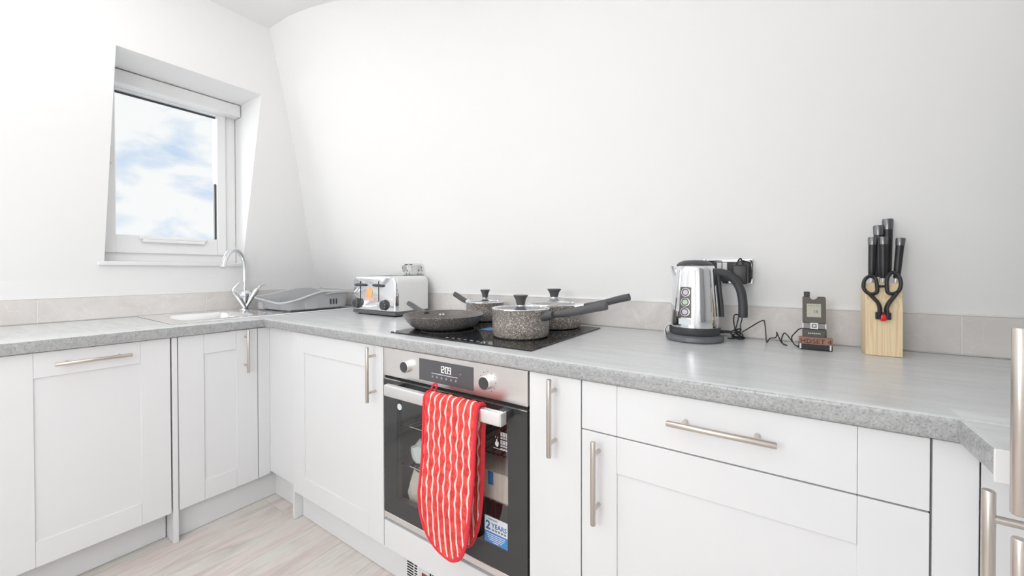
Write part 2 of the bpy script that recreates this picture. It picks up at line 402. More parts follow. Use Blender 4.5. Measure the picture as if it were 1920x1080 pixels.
# window_1 : white plastic casement set upright in the leaning wall
XF = -.655
def ring(bm, x0, x1, y0, y1, z0, z1, w, wb_=None, bev=.003):
    wb_ = wb_ or w
    box(bm, x0, x1, y0, y0+w, z0, z1, bev); box(bm, x0, x1, y1-w, y1, z0, z1, bev)
    box(bm, x0, x1, y0+w-.001, y1-w+.001, z0, z0+wb_, bev); box(bm, x0, x1, y0+w-.001, y1-w+.001, z1-w, z1, bev)
    return bm
w1 = obj('window_1', ring(NB(), -.73, -.668, YW0+.002, YW1-.002, 1.147, 2.062, .055), upvcM, kind='structure')
sash = obj('sash', ring(NB(), -.722, XF, -.4245, .0785, 1.190, 2.03, .0425, .090, .004), upvcM, w1)
obj('glass_pane', box(NB(), -.702, -.698, -.385, .040, 1.275, 1.992), paneM, w1)
bm = NB(); box(bm, -.690, -.6835, -.3825, .0365, 1.978, 1.990); box(bm, -.690, -.672, .0275, .0365, 1.28, 1.60)
obj('glazing_gasket', bm, dgreyM, w1)
bm = NB(); box(bm, XF, XF+.012, -.30, -.02, 1.262, 1.276, .003); box(bm, XF, XF+.018, -.29, -.03, 1.246, 1.262, .004)
obj('sash_handle', bm, upvcM, w1)
bm = NB(); box(bm, XF, XF+.016, -.418, -.397, 1.62, 1.70, .003); box(bm, XF+.014, XF+.02, -.414, -.402, 1.625, 1.645, .002); box(bm, XF+.014, XF+.02, -.414, -.402, 1.66, 1.675, .002)
obj('side_latch', bm, silverM, w1)
obj('blind_cassette', box(NB(), -.664, -.585, YW0+.004, YW1-.004, 1.996, 2.060, .003), upvcM, w1)
obj('sill_board', box(NB(), -.70, -.572, -.458, .148, 1.1265, 1.1465, .004), whiteM, w1)

# ------------------------------------------------------------------ plinths
trims = [(-.095, -.08, -2.4, -.354), (-.055, -.04, -.330, .066), (-.04, .231, .055, .07), (.2485, 2.262, .038, .054)]
tr = []
for i, (a, b, c_, d) in enumerate(trims): tr.append(obj('trim_%d' % (i+1), box(NB(), a, b, c_, d, .001, .122 if i != 2 else .135, .001, 1), cabM, kind='structure'))
obj('trim_5', box(NB(), 2.31, 2.325, -.83, .036, .001, .122, .001, 1), cabM, kind='structure')
# vent grille in the plinth below the oven
vg = obj('vent_grille', box(NB(), .936, 1.000, .0368, .0379, .004, .094), whiteM, tr[3])
for k in range(9):
    z = .0855-k*.0092
    obj('vent_slot', box(NB(), .940, .972, .0362, .0369, z-.0024, z+.0024), gapM, vg)
    obj('vent_slot', box(NB(), .977, .990, .0362, .0369, z-.0024, z+.0024), gapM, vg)
obj('red_label', box(NB(), 1.012, 1.04, .0372, .0379, .04, .074), redlabM, tr[3])
for k in range(3): obj('vent_slot', box(NB(), 1.050+k*.012, 1.057+k*.012, .0372, .0379, .03, .090), gapM, tr[3])
obj('screw_cap', lathe(NB(), [(0, .002), (.004, .002), (.005, 0)], (.926, .0379, .090), 10, Matrix.Rotation(R(90), 3, 'X')), silverM, tr[3])

# ------------------------------------------------------------------ cabinets
MB = lambda u, d, z: (u, -d, z)          # back run, fronts at y = 0
ML = lambda u, d, z: (d, u, z)           # sink run, fronts at x = 0
MR = lambda u, d, z: (2.264-d, u, z)     # right run, fronts at x = 2.264
def mbox(bm, M, u0_, u1, d0, d1, z0, z1, bev=0, seg=2):
    a = M(u0_, d0, z0); b = M(u1, d1, z1); return box(bm, a[0], b[0], a[1], b[1], a[2], b[2], bev, seg)
def bar_handle(parent, M, u, z, vertical=True, ln=.194, name='handle', so=.035):
    bm = NB(); h = ln/2; r_ = .0062
    P = (lambda s: M(u, so, z+s)) if vertical else (lambda s: M(u+s, so, z))
    tube(bm, [P(-h), P(-h+.0015), P(h-.0015), P(h)], [r_*.85, r_, r_, r_*.85], 14)
    for s in (-.064, .064):
        q = (lambda d: M(u, d, z+s)) if vertical else (lambda d: M(u+s, d, z))
        tube(bm, [q(0), q(so)], .0048, 10)
    return obj(name, bm, nickM, parent, smooth=True)
def shaker(parent, M, u0_, u1, z0, z1, st=.087, name='door', flat=False, left=True, right=True):
    """five-piece front: recessed panel, two full-height stiles, two rails"""
    ra = .084
    if flat:
        d = obj(name, mbox(NB(), M, u0_+st+.0004, u1-st-.0004, -.020, 0, z0, z1, .0011), cabM, parent)
    else:
        d = obj(name, mbox(NB(), M, u0_+st-.006, u1-st+.006, -.016, -.0045, z0+ra-.006, z1-ra+.006), cabM, parent)
    for a, b in ((u0_, u0_+st), (u1-st, u1)): obj('stile', mbox(NB(), M, a, b, -.020, 0, z0, z1, .0011), cabM, d)
    if not flat:
        for a, b in ((z0, z0+ra), (z1-ra, z1)): obj('rail', mbox(NB(), M, u0_+st+.0003, u1-st-.0003, -.020, 0, a, b, .0011), cabM, d)
    return d
def slab(parent, M, u0_, u1, z0, z1, name='door'):
    return obj(name, mbox(NB(), M, u0_, u1, -.020, 0, z0, z1, .0012), cabM, parent)
def carcass(parent, M, u0_, u1, z0=ZD, z1=ZB-.004, dep=-.56):
    return obj('carcass', mbox(NB(), M, u0_, u1, -.0225, dep, z0, z1), carcM, parent)
zt = ZB-.003
# sink run
t = thing('base_cabinet', 'white panelled base cabinet cut off by the left edge, beside the wide handled door', 'cabinet', (-.3, -1.1, 0))
carcass(t, ML, -1.39, -.793); d = shaker(t, ML, -1.388, -.7955, ZD, zt); bar_handle(d, ML, -1.33, .735)
t = thing('dishwasher', 'white integrated appliance door with one level bar handle, left of the sink cupboard', 'dishwasher', (-.3, -.57, 0))
carcass(t, ML, -.789, -.358); d = shaker(t, ML, -.7915, -.3555, ZD, zt, .088); bar_handle(d, ML, -.5665, .791, False, .188)
tag(obj('end_panel', box(NB(), -.55, .002, -.3505, -.3335, .001, zt, .001, 1), cabM), 'thin white upright panel down to the floor between appliance door and sink cupboard', 'panel')
t = thing('sink_cabinet', 'narrow white sink cupboard with upright handle at its right, below the drying rack', 'cabinet', (-.3, -.18, 0))
carcass(t, ML, -.330, -.040, ZD, .66); d = shaker(t, ML, -.3305, -.0385, ZD, zt, .086); bar_handle(d, ML, -.0895, .737)
bm = NB(); box(bm, -.02, 0, -.0355, .0148, ZD+.001, zt, .001, 1); box(bm, -.019, .2305, .015, .034, .140, zt, .001, 1)
tag(obj('corner_filler', bm, cabM), 'white corner filler strips where the two cabinet runs meet', 'filler')
tag(obj('end_panel', box(NB(), .232, .247, .0015, .56, .001, zt, .001, 1), cabM), 'white upright panel standing on the floor at the left of the corner cupboard door', 'panel')
# hob run
t = thing('corner_cabinet', 'white panelled corner cupboard left of the oven, upright handle at its right', 'cabinet', (.55, .3, 0))
carcass(t, MB, .252, .858); d = shaker(t, MB, .2485, .8605, ZD, zt, .088); bar_handle(d, MB, .819, .734)
t = thing('pull_out_cabinet', 'slim plain white cupboard between the oven and the wide drawer unit', 'cabinet', (1.54, .3, 0))
carcass(t, MB, 1.467, 1.609); d = slab(t, MB, 1.4645, 1.6115, ZD, zt); bar_handle(d, MB, 1.542, .734)
t = thing('drawer_cabinet', 'wide white unit with one drawer above a panelled cupboard door, right of the oven', 'cabinet', (1.91, .3, 0))
carcass(t, MB, 1.617, 2.208)
d = shaker(t, MB, 1.6145, 2.2105, .7155, zt, .087, 'drawer', True); bar_handle(d, MB, 1.9135, .783, False, .19)
d = shaker(t, MB, 1.6145, 2.2105, ZD, .7125, .087); bar_handle(d, MB, 1.6575, .6075)
tag(obj('corner_filler', box(NB(), 2.2135, 2.2635, .0005, .022, ZD, zt, .001, 1), cabM), 'plain white filler strip between the wide drawer unit and the right-hand cupboard', 'filler')
# right run
t = thing('base_cabinet', 'white cupboard under the short right-hand worktop, seen edge-on with its handle', 'cabinet', (2.5, -.09, 0))
carcass(t, MR, -.181, -.003); d = slab(t, MR, -.1845, .0002, ZD, zt); bar_handle(d, MR, -.1635, .733, True, .196, so=.041)
t = thing('tall_cabinet', 'tall white cupboard at the right edge of which only two bar handles show', 'cabinet', (2.55, -.5, 0))
carcass(t, MR, -.785, -.190, ZD, 1.78); d = shaker(t, MR, -.7865, -.1875, .824, 1.78); bar_handle(d, MR, -.2315, .937, True, .202, so=.040)
d = shaker(t, MR, -.7865, -.1875, ZD, .820); bar_handle(d, MR, -.2345, .714, True, .196, so=.040)

# ------------------------------------------------------------------ worktops
OV = .0147
def slab_cells(xs, ys, inside, z0, z1, sel):
    bm = NB(); V = {}
    def v(i, j, k):
        if (i, j, k) not in V: V[(i, j, k)] = bm.verts.new((xs[i], ys[j], z1 if k else z0))
        return V[(i, j, k)]
    nx, ny = len(xs)-1, len(ys)-1
    ok = lambda i, j: 0 <= i < nx and 0 <= j < ny and inside((xs[i]+xs[i+1])/2, (ys[j]+ys[j+1])/2)
    for i in range(nx):
        for j in range(ny):
            if not ok(i, j): continue
            bm.faces.new((v(i, j, 1), v(i+1, j, 1), v(i+1, j+1, 1), v(i, j+1, 1)))
            bm.faces.new((v(i, j, 0), v(i, j+1, 0), v(i+1, j+1, 0), v(i+1, j, 0)))
            if not ok(i-1, j): bm.faces.new((v(i, j, 0), v(i, j, 1), v(i, j+1, 1), v(i, j+1, 0)))
            if not ok(i+1, j): bm.faces.new((v(i+1, j, 0), v(i+1, j+1, 0), v(i+1, j+1, 1), v(i+1, j, 1)))
            if not ok(i, j-1): bm.faces.new((v(i, j, 0), v(i+1, j, 0), v(i+1, j, 1), v(i, j, 1)))
            if not ok(i, j+1): bm.faces.new((v(i, j+1, 0), v(i, j+1, 1), v(i+1, j+1, 1), v(i+1, j+1, 0)))
    es = [e_ for e_ in bm.edges if abs(e_.verts[0].co.z-e_.verts[1].co.z) < 1e-6 and sel(e_)]
    bmesh.ops.bevel(bm, geom=es, offset=.0085, segments=4, affect='EDGES', profile=.5)
    return bm
SB = (-.505, -.150, -.280, .045)   # bowl opening
xs = [-.611, SB[0], SB[1], OV, 2.24, 2.878]; ys = [-2.4, SB[2], -OV, SB[3], .629]
def insideL(x, y):
    if SB[0] < x < SB[1] and SB[2] < y < SB[3]: return False
    return (x < OV and y < .629) or (y > -OV)
def selL(e_):
    a, b = e_.verts[0].co, e_.verts[1].co
    if abs(a.x-OV) < 1e-5 and abs(b.x-OV) < 1e-5 and max(a.y, b.y) < -OV+1e-4: return True
    return abs(a.y+OV) < 1e-5 and abs(b.y+OV) < 1e-5 and min(a.x, b.x) > OV-1e-4 and max(a.x, b.x) < 2.2401
wt = obj('worktop', slab_cells(xs, ys, insideL, ZB, ZT, selL), worktopM, smooth=True)
tag(wt, 'long grey stone-effect worktop running from the sink round the corner past the hob', 'worktop')
bm = slab_cells([2.236, 2.878], [-.137, -OV-.0012], lambda x, y: True, ZB, ZT, lambda e_: abs(e_.verts[0].co.x-2.236) < 1e-5 and abs(e_.verts[1].co.x-2.236) < 1e-5)
wr = tag(obj('worktop', bm, worktopM, smooth=True), 'short grey worktop return at the right edge with a white cut end', 'worktop')
obj('end_cap', box(NB(), 2.2345, 2.878, -.1405, -.1372, ZB-.002, ZT+.001, .001, 1), whiteM, wr, label='white end strip')
obj('joint_strip', box(NB(), 2.243, 2.878, -OV-.0032, -OV+.0002, ZT-.003, ZT+.0006), sealM, wr, label='white joint strip')

# ------------------------------------------------------------------ sink, tap, drying rack
t = thing('sink', 'inset stainless steel sink and drainer under the window', 'sink', (-.35, .1, ZT))
X0, X1, Y0, Y1 = -.578, -.101, -.318, .520
bm = NB(); bx0, bx1, by0, by1 = -.490, -.165, -.262, .030
xs_ = [X0, bx0, bx1, X1]; ys_ = [Y0, by0, by1, .075, Y1]
z1 = ZT+.0045; vv = [[bm.verts.new((x, y, z1)) for y in ys_] for x in xs_]
for i in range(3):
    for j in range(4):
        if i == 1 and j == 1: continue
        bm.faces.new((vv[i][j], vv[i+1][j], vv[i+1][j+1], vv[i][j+1]))
lo = [(x, y) for x, y in ((X0, Y0), (X1, Y0), (X1, Y1), (X0, Y1))]
def edge_down(loop, dz, inset):
    top = loop; n = len(top); bot = [bm.verts.new((v.co.x+ix*inset, v.co.y+iy*inset, v.co.z-dz)) for v, (ix, iy) in zip(top, ((-1, -1), (1, -1), (1, 1), (-1, 1)))]
    for i in range(n): bm.faces.new((top[i], top[(i+1) % n], bot[(i+1) % n], bot[i]))
# outer roll-over
per = [vv[i][0] for i in range(4)]+[vv[3][j] for j in range(1, 5)]+[vv[i][4] for i in (2, 1, 0)]+[vv[0][j] for j in (3, 2, 1)]
bot = [bm.verts.new((v.co.x+(.004 if v.co.x > X1-1e-4 else -.004 if v.co.x < X0+1e-4 else 0), v.co.y+(.004 if v.co.y > Y1-1e-4 else -.004 if v.co.y < Y0+1e-4 else 0), ZT+.0006)) for v in per]
for i in range(len(per)): bm.faces.new((per[i], bot[i], bot[(i+1) % len(per)], per[(i+1) % len(per)]))
bmesh.ops.recalc_face_normals(bm, faces=bm.faces)
obj('rim', bm, sinkM, t)
sl = NB()
for q in ((X0-.006, X1+.0062, Y0-.0062, Y0), (X0-.006, X1+.0062, Y1, Y1+.006), (X0-.006, X0, Y0, Y1), (X1, X1+.0062, Y0, Y1)): box(sl, *q, ZT+.0001, ZT+.0008)
sl.normal_update(); obj('seal', sl, dgreyM, t)
bm = NB(); rings = []
for (ins, z) in ((-.0005, z1), (.006, z1-.006), (.012, z1-.03), (.022, z1-.125), (.045, z1-.148)):
    ring_ = []
    for (cx_, cy_, s0) in ((bx1-.05, by1-.05, 0), (bx0+.05, by1-.05, 90), (bx0+.05, by0+.05, 180), (bx1-.05, by0+.05, 270)):
        for k in range(6):
            a = R(s0+k*18); rr = .05 if ins > 0 else .05
            px = cx_+rr*math.cos(a); py = cy_+rr*math.sin(a)
            mx, my = (bx0+bx1)/2, (by0+by1)/2
            hx, hy = (bx1-bx0)/2, (by1-by0)/2
            ring_.append(bm.verts.new((mx+(px-mx)*(hx-ins)/hx, my+(py-my)*(hy-ins)/hy, z)))
    rings.append(ring_)
for A, B in zip(rings, rings[1:]):
    for i in range(len(A)): bm.faces.new((A[i], A[(i+1) % len(A)], B[(i+1) % len(A)], B[i]))
bm.faces.new(rings[-1])
# corner infill between the rounded bowl mouth and the square opening in the rim
cs = [bm.verts.new((x, y, z1)) for x, y in ((bx1, by1), (bx0, by1), (bx0, by0), (bx1, by0))]
for q in range(4):
    for k in range(5): bm.faces.new((cs[q], rings[0][q*6+k], rings[0][q*6+k+1]))
bmesh.ops.recalc_face_normals(bm, faces=bm.faces)
obj('bowl', bm, sinkM, t, smooth=True)
obj('waste', lathe(NB(), [(0, .002), (.02, .002), (.04, .004), (.043, 0)], ((bx0+bx1)/2, (by0+by1)/2, z1-.148), 24), chromeM, t, smooth=True)
for k in range(6): obj('drainer_rib', box(NB(), -.47+k*.052, -.455+k*.052, .10, .49, z1-.0005, z1+.0018, .0008, 1), sinkM, t)
# tap
tb = Vector((-.540, .124, ZT+.0046))
t = thing('mixer_tap', 'tall chrome swan-neck mixer tap with two lever arms behind the sink', 'tap', tb)
obj('base_flange', lathe(NB(), [(0, 0), (.027, 0), (.027, .004), (.020, .008), (0, .008)], tb, 32), chromeM, t, smooth=True)
obj('body', lathe(NB(), [(0, .006), (.014, .006), (.018, .03), (.025, .07), (.031, .095), (.026, .106), (.0145, .112), (0, .112)], tb, 32), chromeM, t, smooth=True)
for s, lab in ((-1, 'left'), (1, 'right')):
    p1 = tb+Vector((.01, .004*s, .014)); p2 = tb+Vector((.012, .052*s, .100))
    arm = obj('valve_arm', tube(NB(), [p1, p1+(p2-p1)*.5, p2, p2+(p2-p1).normalized()*.006], [.012, .0145, .0172, .0165], 20), chromeM, t, smooth=True)
    d_ = (p2-p1).normalized(); q0 = p2+d_*.004
    if s < 0: pts = [q0, q0+Vector((0, -.010, .016)), q0+Vector((.004, .004, .034)), q0+Vector((.006, .020, .052))]
    else: pts = [q0, q0+Vector((0, .010, .016)), q0+Vector((.0, .024, .030)), q0+Vector((.0, .050, .044))]
    obj('lever', tube(NB(), smooth_path(pts, 4), [.012]*4+[(.006, .009)]*8+[(.004, .007)], 12), chromeM, arm, smooth=True)
sp = [tb+Vector(v) for v in ((.004, 0, .10), (.004, 0, .17), (.004, 0, .235), (.010, -.008, .285), (.030, -.035, .325), (.058, -.070, .338), (.088, -.106, .322), (.106, -.130, .288), (.116, -.143, .250), (.120, -.148, .238))]
obj('spout', tube(NB(), smooth_path(sp, 6), .0125, 20), chromeM, t, smooth=True)
# drying rack
t = thing('dish_rack', 'grey plastic dish drainer with a dipping wavy rim on the sink drainer', 'dish rack', (-.31, .35, ZT+.006))
def rk_outline(hx, hy, rr, n=9):
    o = []
    for (sx, sy, s0) in ((1, 1, 0), (-1, 1, 90), (-1, -1, 180), (1, -1, 270)):
        for k in range(n):
            a = R(s0+90*k/(n-1)); o.append((sx*(hx-rr)+rr*math.cos(a), sy*(hy-rr)+rr*math.sin(a)))
    p = []
    for i in range(len(o)):
        a, b = o[i], o[(i+1) % len(o)]; dd = math.hypot(b[0]-a[0], b[1]-a[1]); m_ = max(1, int(dd/.02))
        for k in range(m_): p.append((a[0]+(b[0]-a[0])*k/m_, a[1]+(b[1]-a[1])*k/m_))
    return p
rc = Vector((-.308, .352))
def rim_z(x, y):
    # x,y relative to the rack's middle: scooped left end, humped middle
    t_ = min(1, max(0, (x+.168)/.30))
    fr = lerp([(-.21, .925), (-.126, .943), (-.076, .960), (0, .982), (.08, .980), (.205, .968)], y)
    bk = lerp([(-.21, .950), (-.12, .958), (-.04, .975), (.05, .992), (.12, .990), (.205, .972)], y)
    return bk+(fr-bk)*t_
ol = rk_outline(.168, .205, .06); bm = NB(); lv = []
for (k, f, zf) in ((0, .90, 0), (1, .905, .02), (2, .95, .55), (3, .985, .93), (4, 1.0, .975), (5, 1.065, 1.0), (6, 1.075, .985), (7, 1.055, .96), (8, .985, .90), (9, .93, .5), (10, .885, .045)):
    row = []
    for x, y in ol:
        zr = rim_z(x, y); z = ZT+.012+(zr-ZT-.012)*zf
        row.append(bm.verts.new((rc.x+x*f, rc.y+y*f, z)))
    lv.append(row)
order = [0, 1, 2, 3, 7, 6, 5, 4, 8, 9, 10]
for a, b in zip(order, order[1:]):
    A, B = lv[a], lv[b]
    for i in range(len(A)): bm.faces.new((A[i], A[(i+1) % len(A)], B[(i+1) % len(A)], B[i]))
bm.faces.new(lv[0][::-1]); bm.faces.new(lv[10])
bmesh.ops.recalc_face_normals(bm, faces=bm.faces)
obj('basin', bm, rackM, t, smooth=True)
rimp = [(rc.x+x*1.055, rc.y+y*1.055, rim_z(x, y)+.0005) for x, y in ol]
obj('rim', tube(NB(), rimp+[rimp[0]], .0052, 8, caps=False), mat('rack_rim_highlight', srgb(206, 207, 210), .4), t, smooth=True)  # rim tube in a paler grey that carries the highlight in its colour
# buttress wedges on the outside and the cutlery partition inside
for (x, y, dx, dy) in ((.148, -.060, .012, .05), (-.11, -.196, .04, .012)):
    bm = NB(); box(bm, rc.x+x-dx*.5, rc.x+x+dx, rc.y+y-dy*.5, rc.y+y+dy, ZT+.011, ZT+.070, .004); obj('buttress', bm, rackM, t)
bm = NB(); box(bm, rc.x-.145, rc.x-.045, rc.y-.125, rc.y-.118, ZT+.016, ZT+.078, .002); box(bm, rc.x-.05, rc.x-.044, rc.y-.185, rc.y-.12, ZT+.016, ZT+.078, .002)
obj('cutlery_divider', bm, rackM, t)
bm = NB(); tube(bm, smooth_path([(rc.x+.172, rc.y+.02, .966), (rc.x+.180, rc.y+.08, .974), (rc.x+.180, rc.y+.15, .974), (rc.x+.168, rc.y+.205, .966)], 5), .006, 8)
obj('side_grip', bm, rackM, t, smooth=True)
for k in range(3):
    obj('drain_slot', box(NB(), rc.x+.158, rc.x+.1625, rc.y+.06+k*.018, rc.y+.066+k*.018, ZT+.03, ZT+.062), dgreyM, t)
for sx in (-1, 1):
    for sy in (-1, 1): obj('foot', box(NB(), rc.x+sx*.12-.01, rc.x+sx*.12+.01, rc.y+sy*.155-.008, rc.y+sy*.155+.008, ZT+.0062, ZT+.014, .002), rackM, t)

# ------------------------------------------------------------------ oven
t = thing('oven', 'built-in steel and black glass oven with a red cloth hung on its bar handle', 'oven', (1.163, .28, .22))
ox0, ox1 = .8665, 1.4590
bm = NB(); box(bm, ox0+.01, ox0+.03, .026, .55, .232, .83); box(bm, ox1-.03, ox1-.01, .026, .55, .232, .83); box(bm, ox0+.03, ox1-.03, .53, .55, .232, .83)
box(bm, ox0+.03, ox1-.03, .026, .53, .232, .262); box(bm, ox0+.03, ox1-.03, .026, .53, .72, .83)
obj('cavity', bm, oveninM, t)
cp = obj('control_panel', box(NB(), ox0, ox1, -.001, .022, .736, zt, .0015), steelM, t)
obj('display', box(NB(), 1.046, 1.273, -.0024, -.0012, .7475, .8165, .0004, 1), dispM, cp)
TXT = lambda x, y, z: Matrix(((1, 0, 0, x), (0, 0, -1, y), (0, 1, 0, z), (0, 0, 0, 1)))
# clock digits, seven-segment
SEG = {'1': 'bc', '2': 'abged', '0': 'abcdef', '9': 'abcdfg'}
def digit(bm, ch, x, z, w, h, y=-.0030):
    s = w*.16
    g = {'a': (x, x+w, z+h-s, z+h), 'g': (x, x+w, z+h/2-s/2, z+h/2+s/2), 'd': (x, x+w, z, z+s), 'f': (x, x+s, z+h/2, z+h), 'b': (x+w-s, x+w, z+h/2, z+h), 'e': (x, x+s, z, z+h/2), 'c': (x+w-s, x+w, z, z+h/2)}
    for c in SEG[ch]: a = g[c]; box(bm, a[0], a[1], y, y+.0005, a[2], a[3])
bm = NB()
for ch, x in (('1', 1.137), ('2', 1.1475), ('0', 1.1625), ('9', 1.1755)): digit(bm, ch, x, .7835, .0095, .020)
for z in (.789, .797): box(bm, 1.1590, 1.1608, -.003, -.0025, z, z+.002)
obj('clock_digits', bm, ledM, cp, label='white lit clock digits 12:09')
bm = NB(); box(bm, 1.103, 1.212, -.003, -.0025, .7755, .7772)
obj('display_line', bm, printM, cp)
for k in range(6): obj('touch_icon', lathe(NB(), [(.0018, 0), (.0030, 0), (.0030, .0004), (.0018, .0004), (.0018, 0)], (1.107+k*.0197, -.0025, .766), 10, Matrix.Rotation(R(90), 3, 'X')), dialM, cp)
obj('display_mark', text_bm('>', .008, TXT(1.221, -.0027, .786)), printM, cp)
RX = Matrix.Rotation(R(90), 3, 'X')
for x, ticks in ((.992, 0), (1.325, 1)):
    k = obj('knob', lathe(NB(), [(0, .0185), (.0180, .0185), (.0195, .0172), (.0200, .0), (.022, .0), (.0225, -.002)], (x, -.0015, .783), 36, RX), steelM, cp, smooth=True)
    obj('knob_face', lathe(NB(), [(0, .0198), (.0168, .0198), (.0176, .0186)], (x, -.0015, .783), 30, RX), dgreyM, k, smooth=True)
    bm = NB()
    for a in range(0, 360, 30):
        if a in (180,): continue
        px, pz = x+.029*math.sin(R(a)), .783+.029*math.cos(R(a)); box(bm, px-.0012, px+.0012, -.0017, -.0010, pz-.0012, pz+.0012)
    if ticks: obj('dial_marks', bm, gtxtM, cp)
    else: bm.free()
obj('vent_gap', box(NB(), ox0+.002, ox1-.002, .004, .02, .7255, .7362), gapM, t)
# door: black glass with a clear window
WX0, WX1, WZ0, WZ1 = .934, 1.3955, .318, .682
bm = NB(); D0, D1 = -.001, .020
box(bm, ox0+.0005, WX0, D0, D1, .2575, .7255); box(bm, WX1, ox1-.0005, D0, D1, .2575, .7255); box(bm, WX0, WX1, D0, D1, .2575, WZ0); box(bm, WX0, WX1, D0, D1, WZ1, .7255)
bmesh.ops.remove_doubles(bm, verts=bm.verts, dist=1e-5)
dr = obj('door', bm, blackglM, t)
obj('window_glass', box(NB(), WX0, WX1, -.0009, .004, WZ0, WZ1), ovglassM, dr)
obj('top_edge', box(NB(), ox0+.0005, ox1-.0005, -.0016, .02, .7235, .7262), steelM, dr)
obj('bottom_trim', box(NB(), ox0, ox1, -.002, .02, .2365, .2570, .001, 1), steelM, t, label='steel strip below the door')
bm = NB(); box(bm, .944, 1.412, -.0635, -.043, .6915, .7285, .0045, 3)
hd = obj('handle', bm, alumM, dr, smooth=True, label='broad brushed bar handle')
for a in (.948, 1.385): obj('handle_bracket', box(NB(), a, a+.027, -.0455, -.0005, .700, .7245, .003), dgreyM, hd)
obj('handle_cap', box(NB(), 1.4115, 1.4155, -.0625, -.036, .6925, .7275, .0015), silverM, hd)
# wire shelves inside
for z in (.428, .565):
    bm = NB()
    for k in range(17): tube(bm, [(.925+k*.030, .03, z), (.925+k*.030, .49, z)], .0022, 6)
    tube(bm, [(.90, .03, z), (1.43, .03, z)], .003, 6); tube(bm, [(.90, .49, z), (1.43, .49, z)], .003, 6)
    obj('wire_shelf', bm, chromeM, t)
# stickers on the glass
s1 = obj('warranty_sticker', box(NB(), 1.3145, 1.3945, -.0022, -.0011, .326, .400), stwM, dr, label='white and blue sticker reading 2 YEARS')
obj('blue_band', box(NB(), 1.3145, 1.3945, -.0026, -.0022, .326, .3575), bluM, s1)
obj('sticker_two', text_bm('2', .034, TXT(1.3185, -.0026, .3635), bold=.0008), navyM, s1)
obj('sticker_word', text_bm('YEARS', .0185, TXT(1.3395, -.0026, .3715), bold=.0002), navyM, s1)
bm = NB()
for k in range(5): box(bm, 1.341+k*.0105, 1.348+k*.0105, -.0026, -.0022, .3625, .3675)
for k in range(4): box(bm, 1.326, 1.36, -.0026, -.0022, .3915+k*.001, .3918+k*.001)
obj('small_print', bm, gtxtM, s1, kind='stuff')
bm = NB()
for k, (a, b) in enumerate(((.006, .072), (.010, .070), (.012, .066), (.016, .062), (.030, .050))): box(bm, 1.3145+a, 1.3145+b, -.0030, -.0026, .3505-k*.0053, .3522-k*.0053)
obj('small_print', bm, printM, s1, kind='stuff')
bm = NB()   # printed care notice, upper right of the glass: hand symbol and turned lines of text
for k in range(6):
    x = 1.371+k*.0038; z = .601
    for j in range(7): h_ = .004+.003*((j*7+k*3) % 3)/2; box(bm, x, x+.0018, -.0014, -.0010, z+j*.0075, z+j*.0075+h_)
box(bm, 1.345, 1.394, -.0014, -.0010, .6, .6012)
bx_ = [(1.351, .612), (1.356, .606), (1.361, .606), (1.364, .613), (1.363, .622), (1.360, .616), (1.359, .627), (1.356, .627), (1.3555, .617), (1.353, .620)]
prism(bm, bx_, lambda a, b: Vector((a, -.0014, b)), lambda a, b: Vector((a, -.0010, b)))
box(bm, 1.352, 1.3535, -.0014, -.001, .630, .634); box(bm, 1.360, 1.3615, -.0014, -.001, .630, .634)
obj('care_notice', bm, printM, dr)
obj('round_sticker', lathe(NB(), [(0, .0006), (.0105, .0006), (.0112, 0)], (.948, -.0010, .6345+.033-.03), 24, RX), stwM, dr)
# added shapes standing in for reflections in the oven glass
def loose(name, label, cat, bm, m): return tag(obj(name, bm, m), label, cat)
c1 = loose('reflection_box', 'flat pale box with a blue tab standing in for a reflection in the oven glass', 'box', box(NB(), 1.15, 1.412, .026, .28, .4318, .512, .002, 1), cardM)
obj('blue_tab', box(NB(), 1.306, 1.325, .0248, .0260, .474, .512), bluM, c1)
bm = NB()
def crumple(bm, c, s, seed):
    rnd = random.Random(seed); r = bmesh.ops.create_icosphere(bm, subdivisions=2, radius=1)
    for v in r['verts']:
        k = .72+.4*rnd.random(); v.co = Vector((c[0]+v.co.x*s[0]*k, c[1]+v.co.y*s[1]*k, max(c[2]-s[2]*.7, c[2]+v.co.z*s[2]*k)))
crumple(bm, (.985, .062, .4665), (.040, .035, .045), 3)
loose('reflection_bag', 'crumpled pale bag shape standing in for a reflection in the oven glass, upper left', 'bag', bm, bagM)
bm = NB(); crumple(bm, (.972, .075, .327), (.048, .042, .078), 5)
loose('reflection_bag', 'crumpled pale bag shape standing in for a reflection in the oven glass, lower left', 'bag', bm, cardM)
tag(obj('appliance_filler', box(NB(), .864, 1.4615, -.0, .02, ZD, .2235, .001, 1), cabM), 'white filler board under the oven', 'filler')

